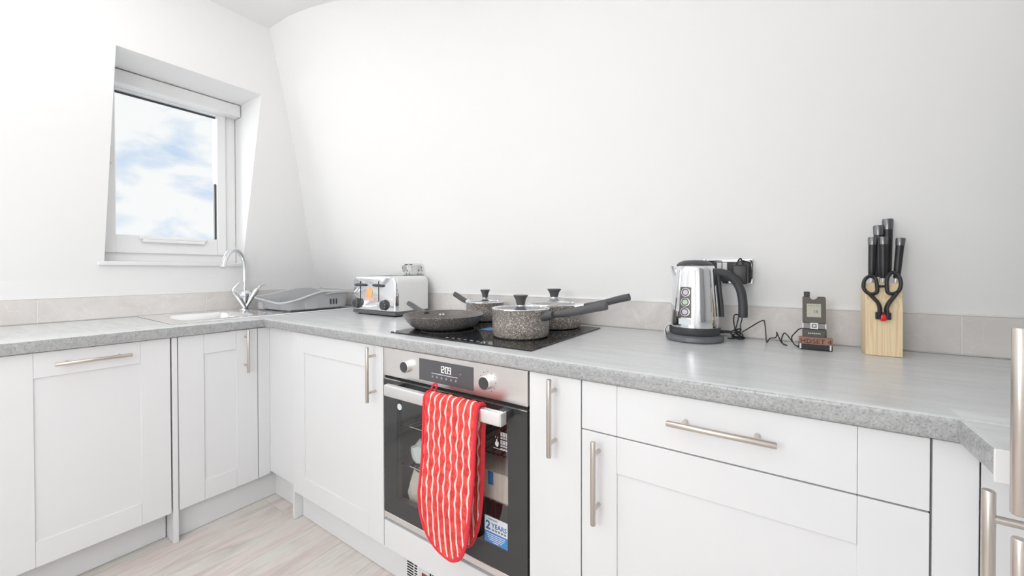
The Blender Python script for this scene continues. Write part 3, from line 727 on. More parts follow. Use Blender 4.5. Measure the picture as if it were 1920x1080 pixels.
# ------------------------------------------------------------------ oven glove over the handle
t = thing('oven_glove', 'red double oven glove with wavy white stripes hanging on the oven handle', 'oven glove', (1.21, -.055, .732))
LE = [(.286, 1.243), (.290, 1.216), (.302, 1.188), (.320, 1.166), (.345, 1.147), (.385, 1.132), (.44, 1.127), (.50, 1.134), (.60, 1.140), (.70, 1.144), (.742, 1.144)]
RE = [(.286, 1.250), (.290, 1.265), (.302, 1.283), (.322, 1.297), (.360, 1.311), (.404, 1.319), (.479, 1.327), (.54, 1.331), (.62, 1.335), (.70, 1.341), (.742, 1.342)]
SH = [(.27, .020), (.33, .012), (.42, .004), (.55, .006), (.72, .010)]
def glove_rows():
    rows = []                          # (z used for outline, y, z, v)
    zz = [.2865, .2885, .293, .300, .309]+[.3215+.0104*i for i in range(38)]
    v = 0; prev = None
    for z in zz: rows.append((z, -.0735-.006*math.sin(min(1, (z-.25)/.3)*math.pi), z))
    for a in range(10, 180, 20):       # over the bar
        rows.append((.742, -.0535-.0185*math.cos(R(a)), .7165+.0185*math.sin(R(a))+.003))
    zb = [.705-.0108*i for i in range(35)]+[.328, .317, .308, .302]
    for z in zb: rows.append((z*1.0-.012, -.0315+.004*math.sin((z-.25)*9), z))
    return rows
rows = glove_rows(); NT = 44; bm = NB(); uvl = bm.loops.layers.uv.new('UVMap')
grid = []; vlen = 0; info = {}
for i, (zo, y, z) in enumerate(rows):
    if i: vlen += math.hypot(rows[i][1]-rows[i-1][1], rows[i][2]-rows[i-1][2])
    a, b = lerp(LE, zo), lerp(RE, zo); row = []
    # outward direction of the sheet in the y-z plane
    j0, j1 = max(0, i-1), min(len(rows)-1, i+1); ty, tz = rows[j1][1]-rows[j0][1], rows[j1][2]-rows[j0][2]; l = math.hypot(ty, tz) or 1
    ny, nz = -tz/l, ty/l
    for k in range(NT+1):
        f = k/NT; x = a+(b-a)*f; u = x-lerp(SH, zo)-1.112
        edge = min(1, min(f, 1-f)*(b-a)/.012)
        q = (abs(math.sin(math.pi*(u/.0222+.0)))**.7)*(.55+.45*abs(math.sin(vlen*62+math.sin(u*140))))*.0052*edge
        vt = bm.verts.new((x, y+ny*q, z+nz*q)); amp = .0004+.0021*min(1, max(0, (zo-.38)/.14)); info[vt] = (u+.0111+amp*math.sin(vlen*118+1.9*math.floor(u/.0222+.5))+.0009*math.sin(vlen*41), vlen); row.append(vt)
    grid.append(row)
for A, B in zip(grid, grid[1:]):
    for k in range(NT):
        f = bm.faces.new((A[k], A[k+1], B[k+1], B[k]))
        for lp in f.loops: lp[uvl].uv = info[lp.vert]
bm.normal_update()
pad = obj('pad', bm, mittM, t, smooth=True)
md = pad.modifiers.new('thickness', 'SOLIDIFY'); md.thickness = .0065; md.offset = -1
bound = [grid[i][0] for i in range(0)]
mids = [((lerp(LE, rows[q][0])+lerp(RE, rows[q][0]))/2, rows[q][1], rows[q][2]) for q in (0, -1)]
edgeL = [(lerp(LE, zo), y, z) for zo, y, z in rows]; edgeR = [(lerp(RE, zo), y, z) for zo, y, z in rows]
bm = NB(); tube(bm, [mids[0]]+edgeL+[mids[1]], .0048, 8); obj('binding', bm, redM, t, smooth=True)
bm = NB(); tube(bm, [mids[0]]+edgeR+[mids[1]], .0052, 8); obj('binding', bm, redM, t, smooth=True)
bm = NB(); tube(bm, [(1.312, -.026, .478), (1.330, -.026, .474)], .0045, 8); obj('binding_tag', bm, redM, t, smooth=True)
lp = smooth_path([(1.148, -.050, .734), (1.138, -.036, .744), (1.139, -.026, .753), (1.147, -.025, .753), (1.153, -.032, .744), (1.158, -.048, .735)], 5)
obj('hanging_loop', tube(NB(), lp, (.0032), 8), redM, t, smooth=True)

# ------------------------------------------------------------------ hob and pans
t = thing('hob', 'flat black glass hob set in the worktop above the oven', 'hob', (1.15, .3, ZT))
obj('glass', box(NB(), .846, 1.443, .044, .562, ZT+.0006, ZT+.0048, .0012), hobM, t)
HZ = ZT+.0050
for (x, y, r_) in ((.985, .2, .10), (1.29, .22, .08), (.95, .47, .08), (1.29, .45, .10)):
    obj('zone_ring', lathe(NB(), [(r_-.0012, 0), (r_+.0012, 0), (r_+.0012, .0002), (r_-.0012, .0002), (r_-.0012, 0)], (x, y, HZ), 56), gtxtM, t)
bm = NB()
for k in range(6): box(bm, 1.10+k*.026, 1.112+k*.026, .064, .067, HZ, HZ+.0002)
obj('touch_marks', bm, printM, t)
obj('blue_sticker', box(NB(), 1.085, 1.135, .262, .325, HZ, HZ+.0005), bluM, t)
HZ += .0003
def handle_pts(p0, p1, sag=.0):
    p0, p1 = Vector(p0), Vector(p1); d = p1-p0
    return smooth_path([p0, p0+d*.18+Vector((0, 0, -sag*.6)), p0+d*.5+Vector((0, 0, -sag)), p0+d*.8+Vector((0, 0, -sag*.2)), p1], 5)
def saucepan(label, c, r_, zr, zk, zkb, h0, h1):
    t = thing('saucepan', label, 'saucepan', (c[0], c[1], HZ), 'speckled saucepans on the hob')
    x, y = c; h = zr-HZ
    prof = [(0, .0), (r_-.012, 0), (r_-.004, .003), (r_, .010), (r_+.0005, h*.5), (r_+.001, h-.002), (r_+.0022, h), (r_+.001, h+.0012), (r_-.002, h), (r_-.0035, h-.01), (r_-.004, .012), (r_-.014, .005), (0, .005)]
    obj('pot', lathe(NB(), prof, (x, y, HZ), 64), potM, t, smooth=True)
    g = zkb-zr
    lid = obj('lid', lathe(NB(), [(r_-.004, .0022), (r_*.86, g*.34), (r_*.6, g*.66), (r_*.3, g*.88), (0, g*.95), ], (x, y, zr), 56), lidM, t, smooth=True, label='clear domed glass lid')
    obj('lid_rim', lathe(NB(), [(r_-.008, .0016), (r_+.001, .0016), (r_+.0022, .0035), (r_+.0008, .0058), (r_-.006, .0066), (r_-.008, .0016)], (x, y, zr), 56), chromeM, lid, smooth=True)
    hk = zk-zkb; kr = r_*.26
    obj('knob_ring', lathe(NB(), [(0, -.004), (kr*.75, -.004), (kr*.75, .001), (kr*.5, .003), (0, .003)], (x, y, zkb), 28), chromeM, lid, smooth=True)
    obj('lid_knob', lathe(NB(), [(0, .002), (kr*.58, .002), (kr*.6, hk*.2), (kr*.7, hk*.55), (kr*.95, hk*.86), (kr*1.02, hk*.94), (kr*.97, hk), (kr*.5, hk*1.0), (0, hk*.985)], (x, y, zkb), 32), greyHM, lid, smooth=True)
    P = handle_pts(h0, h1, .004)
    n = len(P); rad = [(.0085+.004*math.sin(min(1, i/(n-1)*1.15)*math.pi*.5), .010+.0035*math.sin(i/(n-1)*math.pi)) for i in range(n)]
    hnd = obj('handle', tube(NB(), P, rad, 16), greyHM, t, smooth=True)
    dv = (Vector(h1)-Vector(h0)).normalized()
    q = Vector((x, y, h0[2]-.004))+Vector((dv.x, dv.y, 0)).normalized()*(r_-.001)
    obj('handle_socket', tube(NB(), [q, q+dv*.02, q+dv*.04], [(.015, .018), (.014, .015), (.0125, .013)], 14), chromeM if c[1] > .4 else greyHM, hnd, smooth=True)
    return t
saucepan('speckled saucepan with clear lid at the front of the hob, handle pointing right', (1.2892, .2299), .0955, .9695, 1.0176, .9835, (1.392, .229, .955), (1.600, .205, .998))
saucepan('speckled saucepan with clear lid at the back right of the hob, handle towards the kettle', (1.2823, .4842), .1045, .9655, 1.0282, .9956, (1.395, .478, .965), (1.590, .450, 1.009))
saucepan('smallest speckled saucepan with lid, back left of the hob with handle to the left', (.9284, .4967), .0825, .9575, 1.0152, .9795, (.835, .515, .948), (.712, .535, .986))
t = thing('frying_pan', 'open speckled frying pan at the front left of the hob', 'frying pan', (.93, .235, HZ))
c = (.930, .234)
prof = [(0, 0), (.104, 0), (.112, .002), (.128, .012), (.143, .028), (.1535, .0475), (.1555, .0505), (.1540, .0518), (.1515, .0495)]
obj('pan_body', lathe(NB(), prof, (*c, HZ), 72), panM, t, smooth=True)
inn = obj('pan_inside', lathe(NB(), [(.1514, .0494), (.140, .030), (.126, .0145), (.111, .0055), (.100, .004), (0, .004)], (*c, HZ), 72), paninM, t, smooth=True)
for k, (dx, dy) in enumerate(((-.112, .092), (-.103, .103))):
    pc = Vector((c[0]+dx*.97, c[1]+dy*.97, HZ+.0335)); obj('rivet', lathe(NB(), [(0, .003), (.004, .0025), (.006, 0)], pc, 14, Vector((.62, -.5, .6)).to_track_quat('Z', 'Y').to_matrix()), chromeM, inn, smooth=True)
P = handle_pts((.792, .275, .922), (.632, .318, .953), .004); n = len(P)
obj('handle', tube(NB(), P, [(.0075+.003*i/n, .011+.004*math.sin(i/(n-1)*math.pi)) for i in range(n)], 16), greyHM, t, smooth=True)

# ------------------------------------------------------------------ toaster
t = thing('toaster', 'four-slice toaster with chrome end, dark levers and an orange toast sticker', 'toaster', (.32, .47, ZT))
tx0, tx1, ty0, ty1, tz0, tz1 = .150, .487, .360, .578, .8985, 1.073
def round_rect(x0, x1, z0, z1, r_, n=8, rb=.006):
    o = []
    for (cx_, cz_, rr, s0) in ((x1-r_, z1-r_, r_, 0), (x0+r_, z1-r_, r_, 90), (x0+rb, z0+rb, rb, 180), (x1-rb, z0+rb, rb, 270)):
        for k in range(n): a = R(s0+90*k/(n-1)); o.append((cx_+rr*math.cos(a), cz_+rr*math.sin(a)))
    return o
bm = NB(); pr = round_rect(tx0, tx1, tz0, tz1, .034)
prism(bm, pr, lambda a, b: Vector((a, ty0+.022, b)), lambda a, b: Vector((a, ty1-.004, b)))
obj('body', bm, creamM, t, smooth=True, label='pale glossy side shell')
bm = NB(); rr_ = []
for (yy, ins) in ((ty0+.022, -.0006), (ty0+.010, .0004), (ty0+.003, .004), (ty0, .010)):
    o = round_rect(tx0+ins, tx1-ins, tz0+ins*.3, tz1-ins, .034-ins*.5); rr_.append([bm.verts.new((a, yy, b)) for a, b in o])
for A, B in zip(rr_, rr_[1:]):
    for i in range(len(A)): bm.faces.new((A[i], A[(i+1) % len(A)], B[(i+1) % len(A)], B[i]))
bm.faces.new(rr_[-1]); bmesh.ops.recalc_face_normals(bm, faces=bm.faces)
face = obj('end_panel', bm, chromeM, t, smooth=True, label='chrome control end')
obj('base', box(NB(), tx0+.002, tx1+.002, ty0-.002, ty1-.004, ZT+.006, .8990, .004), mat('toaster_base', (.12, .125, .135), .4), t)
for sx in (tx0+.03, tx1-.03):
    for sy in (ty0+.025, ty1-.03): obj('foot', lathe(NB(), [(0, 0), (.009, 0), (.010, .006), (0, .006)], (sx, sy, ZT+.0003), 14), blackM, t)
for x, xk in ((.216, .182), (.364, .421)):
    obj('lever_slot', box(NB(), x-.003, x+.003, ty0-.0012, ty0+.002, .944, 1.048, .001, 1), gapM, face)
    obj('lever', tube(NB(), [(x-.040, ty0-.006, 1.0275), (x-.031, ty0-.008, 1.0275), (x-.015, ty0-.009, 1.0275), (x+.015, ty0-.009, 1.0275), (x+.031, ty0-.008, 1.0275), (x+.040, ty0-.006, 1.0275)], [(.003, .003), (.0055, .006), (.0075, .0085), (.0075, .0085), (.0055, .006), (.003, .003)], 14), dgreyM, face, smooth=True)
    kb = obj('dial', lathe(NB(), [(0, .020), (.021, .020), (.0235, .018), (.0245, .004), (.027, 0)], (xk+(.012 if xk < .3 else -.006), ty0-.0002, .9315), 30, RX), dgreyM, face, smooth=True)
    bm = NB()
    for a in range(-120, 121, 40): box(bm, xk+(.012 if xk < .3 else -.006)+.021*math.sin(R(a))-.0014, xk+(.012 if xk < .3 else -.006)+.021*math.sin(R(a))+.0014, ty0-.0212, ty0-.0200, .9315+.021*math.cos(R(a))-.0014, .9315+.021*math.cos(R(a))+.0014)
    obj('dial_marks', bm, printM, kb)
st_ = obj('toast_sticker', lathe(NB(), [(0, .0010), (.024, .0010), (.0245, 0)], (.291, ty0-.0004, .990), 28, RX), orM, face, label='orange toast-shaped sticker')
obj('sticker_stem', box(NB(), .272, .310, ty0-.0012, ty0-.0004, .962, .985), orM, st_)
obj('sticker_banner', box(NB(), .252, .332, ty0-.0015, ty0-.0004, .948, .962), pinkM, st_)
obj('crumb_tray_edge', tube(NB(), smooth_path([(.225, ty0-.001, .922), (.26, ty0-.003, .917), (.30, ty0-.003, .917), (.345, ty0-.001, .924)], 5), .003, 8), chromeM, face, smooth=True)
for yy in (.43, .50):
    pass
for xx in (.216, .252, .360, .396):
    obj('bread_slot', box(NB(), xx-.012, xx+.012, ty0+.05, ty1-.03, tz1-.0004, tz1+.0008), gapM, t)

# ------------------------------------------------------------------ sockets
def socket(label, x0, x1, z0, z1, shade=dgreyM):
    xm, zm = (x0+x1)/2, (z0+z1)/2; yw = yb(xm, zm); dydz = (yb(xm, z1)-yb(xm, z0))/(z1-z0); dydx = (yb(x1, zm)-yb(x0, zm))/(x1-x0)
    Z = Vector((0, dydz, 1)).normalized(); X = Vector((1, dydx, 0)).normalized(); Y = Z.cross(X).normalized()
    t = thing('wall_socket', label, 'socket', (xm, yw, zm))
    M4 = Matrix(((X.x, Y.x, Z.x, xm), (X.y, Y.y, Z.y, yw), (X.z, Y.z, Z.z, zm), (0, 0, 0, 1)))
    def pt(name, bm, m, par=None): bm.transform(M4); return obj(name, bm, m, par or t)
    w, h = (x1-x0)/2, (z1-z0)/2
    pl = pt('face_plate', box(NB(), -w, w, -.008, -.0005, -h, h, .0025), chromeM)
    pt('insert', box(NB(), -w+.007, w-.007, -.0088, -.0078, -h+.008, h-.008, .0003, 1), shade, pl)
    for x in (-.0335, -.0170): pt('rocker_switch', box(NB(), x, x+.0145, -.013, -.0085, .000, .031, .002), whiteM, pl)
    for x in (-w+.038, w-.030):
        for dx, dz in ((0, .010), (-.011, -.009), (.011, -.009)): pt('pin_hole', box(NB(), x+dx-.003, x+dx+.003, -.0094, -.0087, -.008+dz-.0035, -.008+dz+.0035), gapM, pl)
    for x in (-w+.010, w-.010): b_ = lathe(NB(), [(0, .0016), (.003, .0012), (.0034, 0)], (x, -.008, 0), 12, RX); pt('plate_screw', b_, chromeM, pl)
    return t
socket('chrome double wall socket behind the kettle with white rocker switches', 1.8005, 1.9445, 1.0555, 1.1375)
socket('chrome double wall socket showing above the toaster', .285, .440, 1.060, 1.142, silverM)
# charger plugged into the right-hand outlet
t = thing('plug_adapter', 'black plug-in charger in the right half of the socket behind the kettle', 'charger', (1.915, .585, 1.09))
obj('adapter_body', box(NB(), 1.888, 1.932, .540, .600, 1.056, 1.118, .006, 3), blackM, t, smooth=True)
obj('adapter_back', box(NB(), 1.884, 1.938, .598, .6125, 1.058, 1.125, .004, 2), dgreyM, t)
obj('adapter_clip', box(NB(), 1.903, 1.917, .556, .598, 1.116, 1.128, .002), dgreyM, t)
bm = NB(); tube(bm, smooth_path([(1.899, .575, 1.116), (1.905, .562, 1.130), (1.912, .555, 1.138), (1.917, .560, 1.130), (1.936, .566, 1.122), (1.941, .570, 1.09), (1.937, .575, 1.06)], 5), .0022, 8)
obj('cord_loop', bm, blackM, t, smooth=True)

# ------------------------------------------------------------------ kettle
kc = Vector((1.7865, .500, ZT))
t = thing('kettle', 'polished steel jug kettle with three round gauges and a dark loop handle', 'kettle', kc)
HA = math.atan2(.22, .975)                # the handle points along this heading
Rk = Matrix.Rotation(HA, 3, 'Z')
def kp(r_, side, z): return kc+Rk @ Vector((r_, side, z))
obj('power_base', lathe(NB(), [(0, .001), (.082, .001), (.086, .006), (.084, .016), (.076, .021), (0, .021)], kc, 56), mat('kettle_base_grey', (.16, .165, .18), .4), t, smooth=True)
obj('base_band', lathe(NB(), [(0, .0212), (.072, .0212), (.0755, .026), (.0755, .044), (.073, .046), (0, .046)], kc, 56), dgreyM, t, smooth=True)
KP = [(.0738, .046), (.0742, .052), (.0730, .080), (.0700, .120), (.0665, .160), (.0630, .198), (.0605, .224), (.0585, .2365), (.0560, .2395), (0, .2395)]
def krad(z): return lerp([(b, a) for a, b in KP[1:8]], z)
body = obj('body', lathe(NB(), KP, kc, 64), chromeM, t, smooth=True)
obj('lid', lathe(NB(), [(0, .2398), (.0545, .2398), (.054, .244), (.046, .252), (.030, .2575), (0, .259)], kc, 48), dgreyM, t, smooth=True)
obj('lid_button', lathe(NB(), [(0, .006), (.006, .005), (.007, 0)], kp(.030, 0, .2555), 16), chromeM, t, smooth=True)
# spout opposite the handle
bm = NB(); A = []
for z, ex in ((.176, 0), (.200, .004), (.222, .010), (.2400, .0165)):
    r_ = krad(min(z, .236))-.0008
    A.append([bm.verts.new(kp(-(r_+ex*math.cos(s*math.pi/2)**1.4)*math.cos(s*.44), (r_+ex*math.cos(s*math.pi/2))*math.sin(s*.44), z)) for s in [q/8 for q in range(-8, 9)]])
for a, b in zip(A, A[1:]):
    for i in range(16): bm.faces.new((a[i], a[i+1], b[i+1], b[i]))
top = [bm.verts.new(kp(-krad(.236)*math.cos(s*.44)*.96, krad(.236)*math.sin(s*.44)*.96, .2392)) for s in [q/8 for q in range(-8, 9)]]
for i in range(16): bm.faces.new((A[-1][i], A[-1][i+1], top[i+1], top[i]))
bmesh.ops.recalc_face_normals(bm, faces=bm.faces); obj('spout', bm, chromeM, t, smooth=True)
# handle: loop from the rim, over and down, with a strip down the body
hp = smooth_path([kp(.052, 0, .214), kp(.070, 0, .2185), kp(.094, 0, .212), kp(.117, 0, .192), kp(.131, 0, .163), kp(.137, 0, .125), kp(.138, 0, .078)], 6); n = len(hp)
obj('handle', tube(NB(), hp, [(.0115, .013)]*(n-1)+[(.0105, .012)], 18, up=(0, 1, 0)), dgreyM, t, smooth=True)
st2 = smooth_path([kp(krad(.22)+.006, 0, .218), kp(krad(.16)+.006, 0, .160), kp(krad(.11)+.007, 0, .110), kp(krad(.075)+.006, 0, .078)], 5)
obj('water_window', tube(NB(), st2, (.0085, .007), 12, up=(0, 1, 0)), dgreyM, t, smooth=True)
bm = NB(); tube(bm, [kp(.060, 0, .030), kp(.085, 0, .031), kp(.1005, 0, .031), kp(.104, 0, .031)], [(.006, .010), (.005, .009), (.0045, .008), (.003, .006)], 12); obj('switch_lever', bm, blackM, t, smooth=True)
bm = NB(); tube(bm, [kp(-.072, -.004, .050), kp(-.083, -.004, .046), kp(-.0905, -.004, .034), kp(-.088, -.004, .014)], [(.0045, .015)]*4, 10); obj('base_tab', bm, silverM, t, smooth=True)
# gauge panel curved onto the body
PA = R(-103.0)
def on_body(s, z, lift):                   # s: arc length across, z: height above worktop
    r_ = krad(z)+lift; a = PA+s/.068
    return kc+Vector((r_*math.cos(a), r_*math.sin(a), z))
def patch(s0, s1, z0, z1, lift, m, name, par, ns=8, nz=6, th=.0012):
    bm = NB(); g = [[[bm.verts.new(on_body(s0+(s1-s0)*i/ns, z0+(z1-z0)*j/nz, lift+l)) for i in range(ns+1)] for j in range(nz+1)] for l in (0, th)]
    for j in range(nz):
        for i in range(ns):
            bm.faces.new((g[1][j][i], g[1][j][i+1], g[1][j+1][i+1], g[1][j+1][i])); bm.faces.new((g[0][j][i], g[0][j+1][i], g[0][j+1][i+1], g[0][j][i+1]))
    for j in range(nz):
        for i in (0, ns): bm.faces.new((g[0][j][i], g[1][j][i], g[1][j+1][i], g[0][j+1][i]))
    for i in range(ns):
        for j in (0, nz): bm.faces.new((g[0][j][i], g[0][j][i+1], g[1][j][i+1], g[1][j][i]))
    bmesh.ops.recalc_face_normals(bm, faces=bm.faces); return obj(name, bm, m, par, smooth=True)
gp = patch(-.018, .018, .078, .1735, .0002, panelM, 'gauge_panel', t)
for zc, mm in ((.157, dialM), (.1265, dialgM), (.096, dialM)):
    def disc(r0_, r1_, lift, m, name):
        bm = NB(); n_ = 24; th = .0008
        o = [[bm.verts.new(on_body(r_*math.cos(2*math.pi*k/n_), zc+r_*math.sin(2*math.pi*k/n_), lift)) for k in range(n_)] for r_ in (r0_, r1_)]
        for k in range(n_): bm.faces.new((o[0][k], o[1][k], o[1][(k+1) % n_], o[0][(k+1) % n_]))
        if r0_ < .006: bm.faces.new(o[0])
        o2 = [bm.verts.new(v.co-(v.co-kc).normalized()*th) for v in o[1]]
        for k in range(n_): bm.faces.new((o[1][k], o2[k], o2[(k+1) % n_], o[1][(k+1) % n_]))
        bmesh.ops.recalc_face_normals(bm, faces=bm.faces); return obj(name, bm, m, gp)
    disc(.0114, .0135, .0024, silverM, 'gauge_ring'); disc(.004, .0078, .0024, mm, 'gauge_face')
patch(-.0175, .0165, .056, .0745, .0002, stwM, 'maker_plate', t)
bm = NB()
# ------------------------------------------------------------------ kettle cord bundle and charger cable
zc_ = ZT+.003
pts = []
for k in range(30):
    a = k*1.25; rr = .013+.007*math.sin(k*1.7); pts.append((1.904+rr*math.cos(a)*1.1, .556+rr*.7*math.sin(a*1.13), zc_+.003+.034*(.5+.5*math.sin(k*.83))*(.5+.5*math.sin(k*.31))))
pts = [(1.876, .568, zc_+.001), (1.889, .562, zc_+.002)]+pts
up_ = [(1.914, .566, .906), (1.911, .578, .922), (1.915, .586, .946), (1.910, .590, .985), (1.912, .590, 1.03), (1.913, .585, 1.058)]
up2 = [(1.898, .572, .898), (1.892, .582, .930), (1.893, .586, .953), (1.905, .584, .953), (1.902, .580, .93), (1.897, .575, .90), (1.905, .566, .89)]
t = tag(obj('power_cord', tube(NB(), smooth_path(pts, 4), .0021, 7), blackM, smooth=True), 'bundled black cord lying beside the kettle base below the socket', 'cord')
t = tag(obj('hanging_cord', tube(NB(), smooth_path(up_, 5), .0017, 7), blackM, smooth=True), 'thin black cord hanging from the socket charger behind the kettle handle', 'cord')
obj('cord_twist', tube(NB(), smooth_path(up2, 5), .0019, 7), blackM, t, smooth=True)
cab = [(1.916, .562, .902), (1.934, .572, .915), (1.958, .584, .933), (1.972, .588, .941), (1.976, .588, .938), (1.979, .580, .915), (1.982, .570, zc_), (1.9845, .569, zc_), (1.992, .577, .888), (2.005, .58, .8905), (2.009, .581, .900), (2.008, .582, .908), (2.013, .574, .896), (2.022, .556, zc_+.001), (2.0335, .532, zc_), (2.024, .552, zc_+.001), (2.021, .572, .889), (2.027, .58, .9065), (2.035, .575, .902), (2.047, .566, .8855), (2.055, .540, zc_), (2.064, .528, zc_), (2.0605, .540, zc_)]
tag(obj('charger_cable', tube(NB(), smooth_path(cab, 5), .00175, 7), blackM, smooth=True), 'thin black zigzag cable running along the worktop to the small handset', 'cable')

cb_ = C.objects['charger_cable']
obj('cable_branch', tube(NB(), smooth_path([(2.047, .566, .8855), (2.046, .560, .900), (2.054, .545, .915), (2.062, .535, .927), (2.0695, .530, .931)], 5), .0016, 7), blackM, cb_, smooth=True)
# ------------------------------------------------------------------ handset in its stand
t = thing('handset', 'small dark handset with a grey screen and brown taped label beside the knife block', 'handset', (2.099, .53, ZT))
Zl = Vector((0, .16, 1)).normalized(); 
def hs(x, y, z): return Vector((x, y+(z-.875)*.16, z))
def shear(bm):
    for v in bm.verts: v.co = hs(v.co.x, v.co.y, v.co.z)
    return bm
poly = [(2.0705, .949), (2.1235, .949), (2.1235, 1.020), (2.1215, 1.0235), (2.106, 1.0235), (2.104, 1.019), (2.100, 1.0155), (2.094, 1.0145), (2.089, 1.0175), (2.087, 1.0235), (2.072, 1.0235), (2.0705, 1.021)]
bm = NB(); prism(bm, poly, lambda a, b: Vector((a, .512, b)), lambda a, b: Vector((a, .526, b)), bev=.001)
hb = obj('upper_case', shear(bm), brownM, t)
obj('screen', shear(box(NB(), 2.080, 2.1125, .5112, .5122, .9655, 1.0035, .0003, 1)), lcdM, hb)
def TXS(x, y, z): return Matrix(((1, 0, 0, x), (0, 0, -1, y), (0, 1, 0, z), (0, 0, 0, 1)))
obj('screen_digits', shear(text_bm('18', .0115, TXS(2.0945, .5108, .978))), gtxtM, hb)
bm = NB()
for k in range(5): box(bm, 2.0835+k*.0055, 2.0865+k*.0055, .5106, .5110, .9968, .9985)
obj('screen_icons', shear(bm), gtxtM, hb)
obj('antenna_stub', shear(box(NB(), 2.0735, 2.0875, .514, .524, 1.0235, 1.0375, .0015)), blackM, t)
obj('button_band', shear(box(NB(), 2.0700, 2.1240, .513, .527, .9325, .9485, .002)), mat('handset_grey_band', srgb(140, 140, 138), .4), t)
bm = NB(); x0, x1, z0, z1_ = 2.0880, 2.1055, .9325, .9495
box(bm, x0, x1, .510, .5128, z0, z0+.003); box(bm, x0, x1, .510, .5128, z1_-.003, z1_); box(bm, x0, x0+.003, .510, .5128, z0+.003, z1_-.003); box(bm, x1-.003, x1, .510, .5128, z0+.003, z1_-.003)
for xa in (2.0695, 2.1215): obj('band_end', shear(box(NB(), xa, xa+.0032, .5122, .5278, .9335, .9478, .0008, 1)), whiteM, t)
nb = obj('button_frame', shear(bm), whiteM, t); obj('centre_button', shear(box(NB(), x0+.006, x1-.006, .5112, .5128, z0+.006, z1_-.006, .0005, 1)), whiteM, nb)
obj('lower_case', shear(box(NB(), 2.0700, 2.1245, .512, .527, .905, .9322, .0025)), mat('handset_dark', srgb(70, 70, 64), .4), t)
bm = NB()
for k in range(7): box(bm, 2.083+k*.0042, 2.0856+k*.0042, .5114, .5122, .9185, .9212)
obj('keypad_print', shear(bm), printM, t)
obj('cradle', box(NB(), 2.0620, 2.1360, .498, .560, ZT+.0005, .8935, .003), blackM, t)
for x in (2.0645, 2.1315): obj('cradle_post', box(NB(), x-.002, x+.002, .4965, .500, .8775, .893, .0008, 1), whiteM, t)
tp = obj('label_tape', box(NB(), 2.0610, 2.1365, .4962, .5165, .8915, .9105, .001, 1), tapeM, t, label='brown tape hand-lettered HDSET 4')
obj('label_letters', text_bm('HDSET 4', .0185, TXS(2.0635, .4958, .8945), bold=-.0001), inkM, tp)

# ------------------------------------------------------------------ knife block, knives, scissors
bx0_, bx1_ = 2.2045, 2.2765
t = thing('knife_block', 'pale wooden knife block standing against the splashback at the right', 'knife block', (2.24, .55, ZT))
poly = [(.505, ZT+.0005), (.574, ZT+.0005), (.590, 1.060), (.522, 1.066), (.5065, .995)]
bm = NB(); prism(bm, poly, lambda a, b: Vector((bx0_, a, b)), lambda a, b: Vector((bx1_, a, b)), bev=.0015)
obj('block', bm, woodM, t)
def yk(z): return .505 if z < .995 else .5065+(z-.995)*.218
for x, y in ((2.222, .540), (2.2385, .562), (2.2455, .538), (2.258, .585), (2.274, .548)):
    pass
KN = [('tallest black knife at the back of the block with a steel capped end', (2.2565, .568), (2.2580, .575), 1.2395, .0105, .0085),
      ('second tallest black knife, just left of the tallest one', (2.2390, .564), (2.2385, .570), 1.2225, .0100, .008),
      ('short black knife at the left front of the block', (2.2210, .543), (2.2235, .548), 1.1895, .0085, .007),
      ('short black knife between the left front knife and the tallest', (2.2445, .541), (2.2445, .546), 1.1895, .0085, .007),
      ('short black knife leaning out at the right of the block', (2.2700, .545), (2.2795, .552), 1.1850, .0085, .007)]
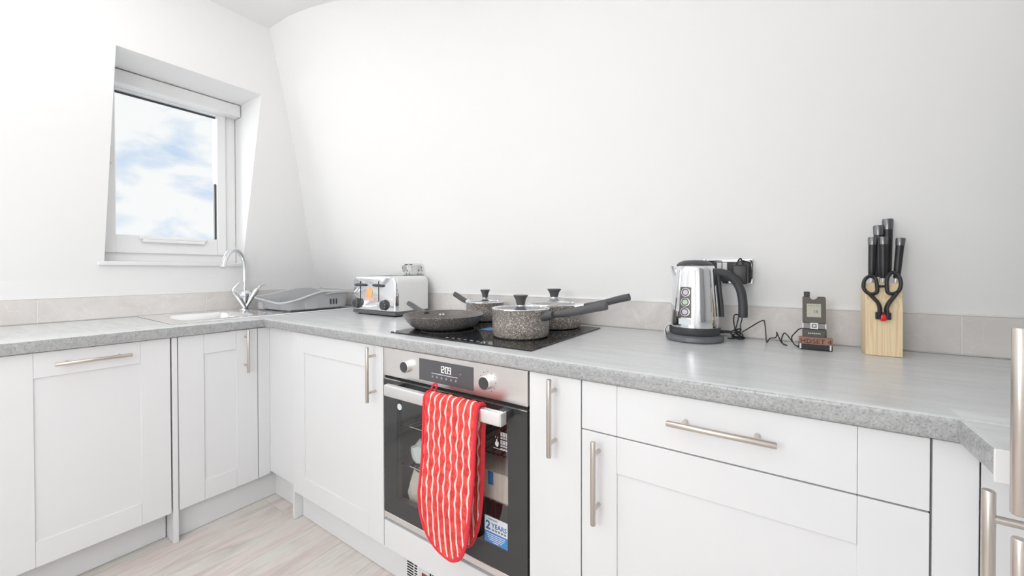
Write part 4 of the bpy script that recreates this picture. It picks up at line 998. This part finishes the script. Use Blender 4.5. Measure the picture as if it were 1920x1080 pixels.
for lab, (ax, ay), (bx2, by2), zt_, w, d_ in KN:
    a = Vector((ax, ay, 1.0655)); b = Vector((bx2, by2, zt_)); v = b-a
    k = thing('knife', lab, 'knife', a, 'knives in the wooden block')
    P = [a+v*f for f in (.10, .13, .4, .8, .835)]
    obj('handle', tube(NB(), P, [(w*.72, d_*.8), (w*.86, d_), (w*.92, d_), (w, d_*1.02), (w*1.02, d_*1.05)], 14, up=(1, 0, 0)), blackM, k, smooth=True)
    P = [a+v*f for f in (.833, .85, .97, 1.0)]
    obj('end_cap', tube(NB(), P, [(w*1.06, d_*1.1), (w*1.08, d_*1.12), (w*1.16, d_*1.15), (w*1.05, d_*1.0)], 14, up=(1, 0, 0)), mat('cap_steel', (.20, .20, .21), .28, .85), k, smooth=True)
    obj('bolster', tube(NB(), [a+v*.005, a+v*.105], [(w*.8, .0025), (w*.75, .005)], 12, up=(1, 0, 0)), steelM, k, smooth=True)
# scissors hanging on the front face
t = thing('scissors', 'black-handled kitchen scissors with a red pivot on the front of the knife block', 'scissors', (2.237, .50, .985))
def sc(x, z, off=-.0065): return Vector((x, yk(z)+off, z))
def loop_ring(pts, r_, name):
    P = [sc(*p) for p in pts]; P = P+[P[0]]; n = len(P); S = smooth_path([P[-2]]+P+[P[1]], 6)[6:-6]
    return obj(name, tube(NB(), S, (r_[0], r_[1]), 12, up=(0, 1, 0), caps=False), blackM, t, smooth=True)
loop_ring([(2.2005, 1.055), (2.2035, 1.074), (2.214, 1.084), (2.2245, 1.079), (2.2275, 1.060), (2.2265, 1.042), (2.216, 1.037), (2.206, 1.042)], (.0054, .0042), 'finger_loop')
loop_ring([(2.2465, 1.060), (2.2485, 1.080), (2.258, 1.094), (2.2695, 1.086), (2.2735, 1.066), (2.269, 1.047), (2.258, 1.039), (2.248, 1.042)], (.0054, .0042), 'finger_loop')
P = [sc(*p) for p in ((2.212, 1.037), (2.220, 1.026), (2.228, 1.014), (2.231, 1.000), (2.230, .985), (2.230, .974))]
obj('shank', tube(NB(), smooth_path(P, 4), [(.0058, .0045)]*6+[(.0086, .0045)]*15, 12, up=(0, 1, 0)), blackM, t, smooth=True)
P = [sc(*p) for p in ((2.264, 1.040), (2.257, 1.028), (2.249, 1.015), (2.244, 1.000), (2.245, .985), (2.245, .974))]
obj('shank', tube(NB(), smooth_path(P, 4), [(.0058, .0045)]*6+[(.0086, .0045)]*15, 12, up=(0, 1, 0)), blackM, t, smooth=True)
obj('pivot_plate', box(NB(), 2.2225, 2.2525, .4945, .5045, .9715, .9905, .002), blackM, t)
obj('pivot_button', lathe(NB(), [(0, .003), (.006, .0026), (.0085, .0012), (.009, 0)], (2.237, .4945, .9765), 24, RX), redbM, t, smooth=True)
obj('bridge', tube(NB(), [sc(2.226, 1.0575), sc(2.248, 1.0575)], (.003, .003), 8, up=(0, 1, 0)), blackM, t)
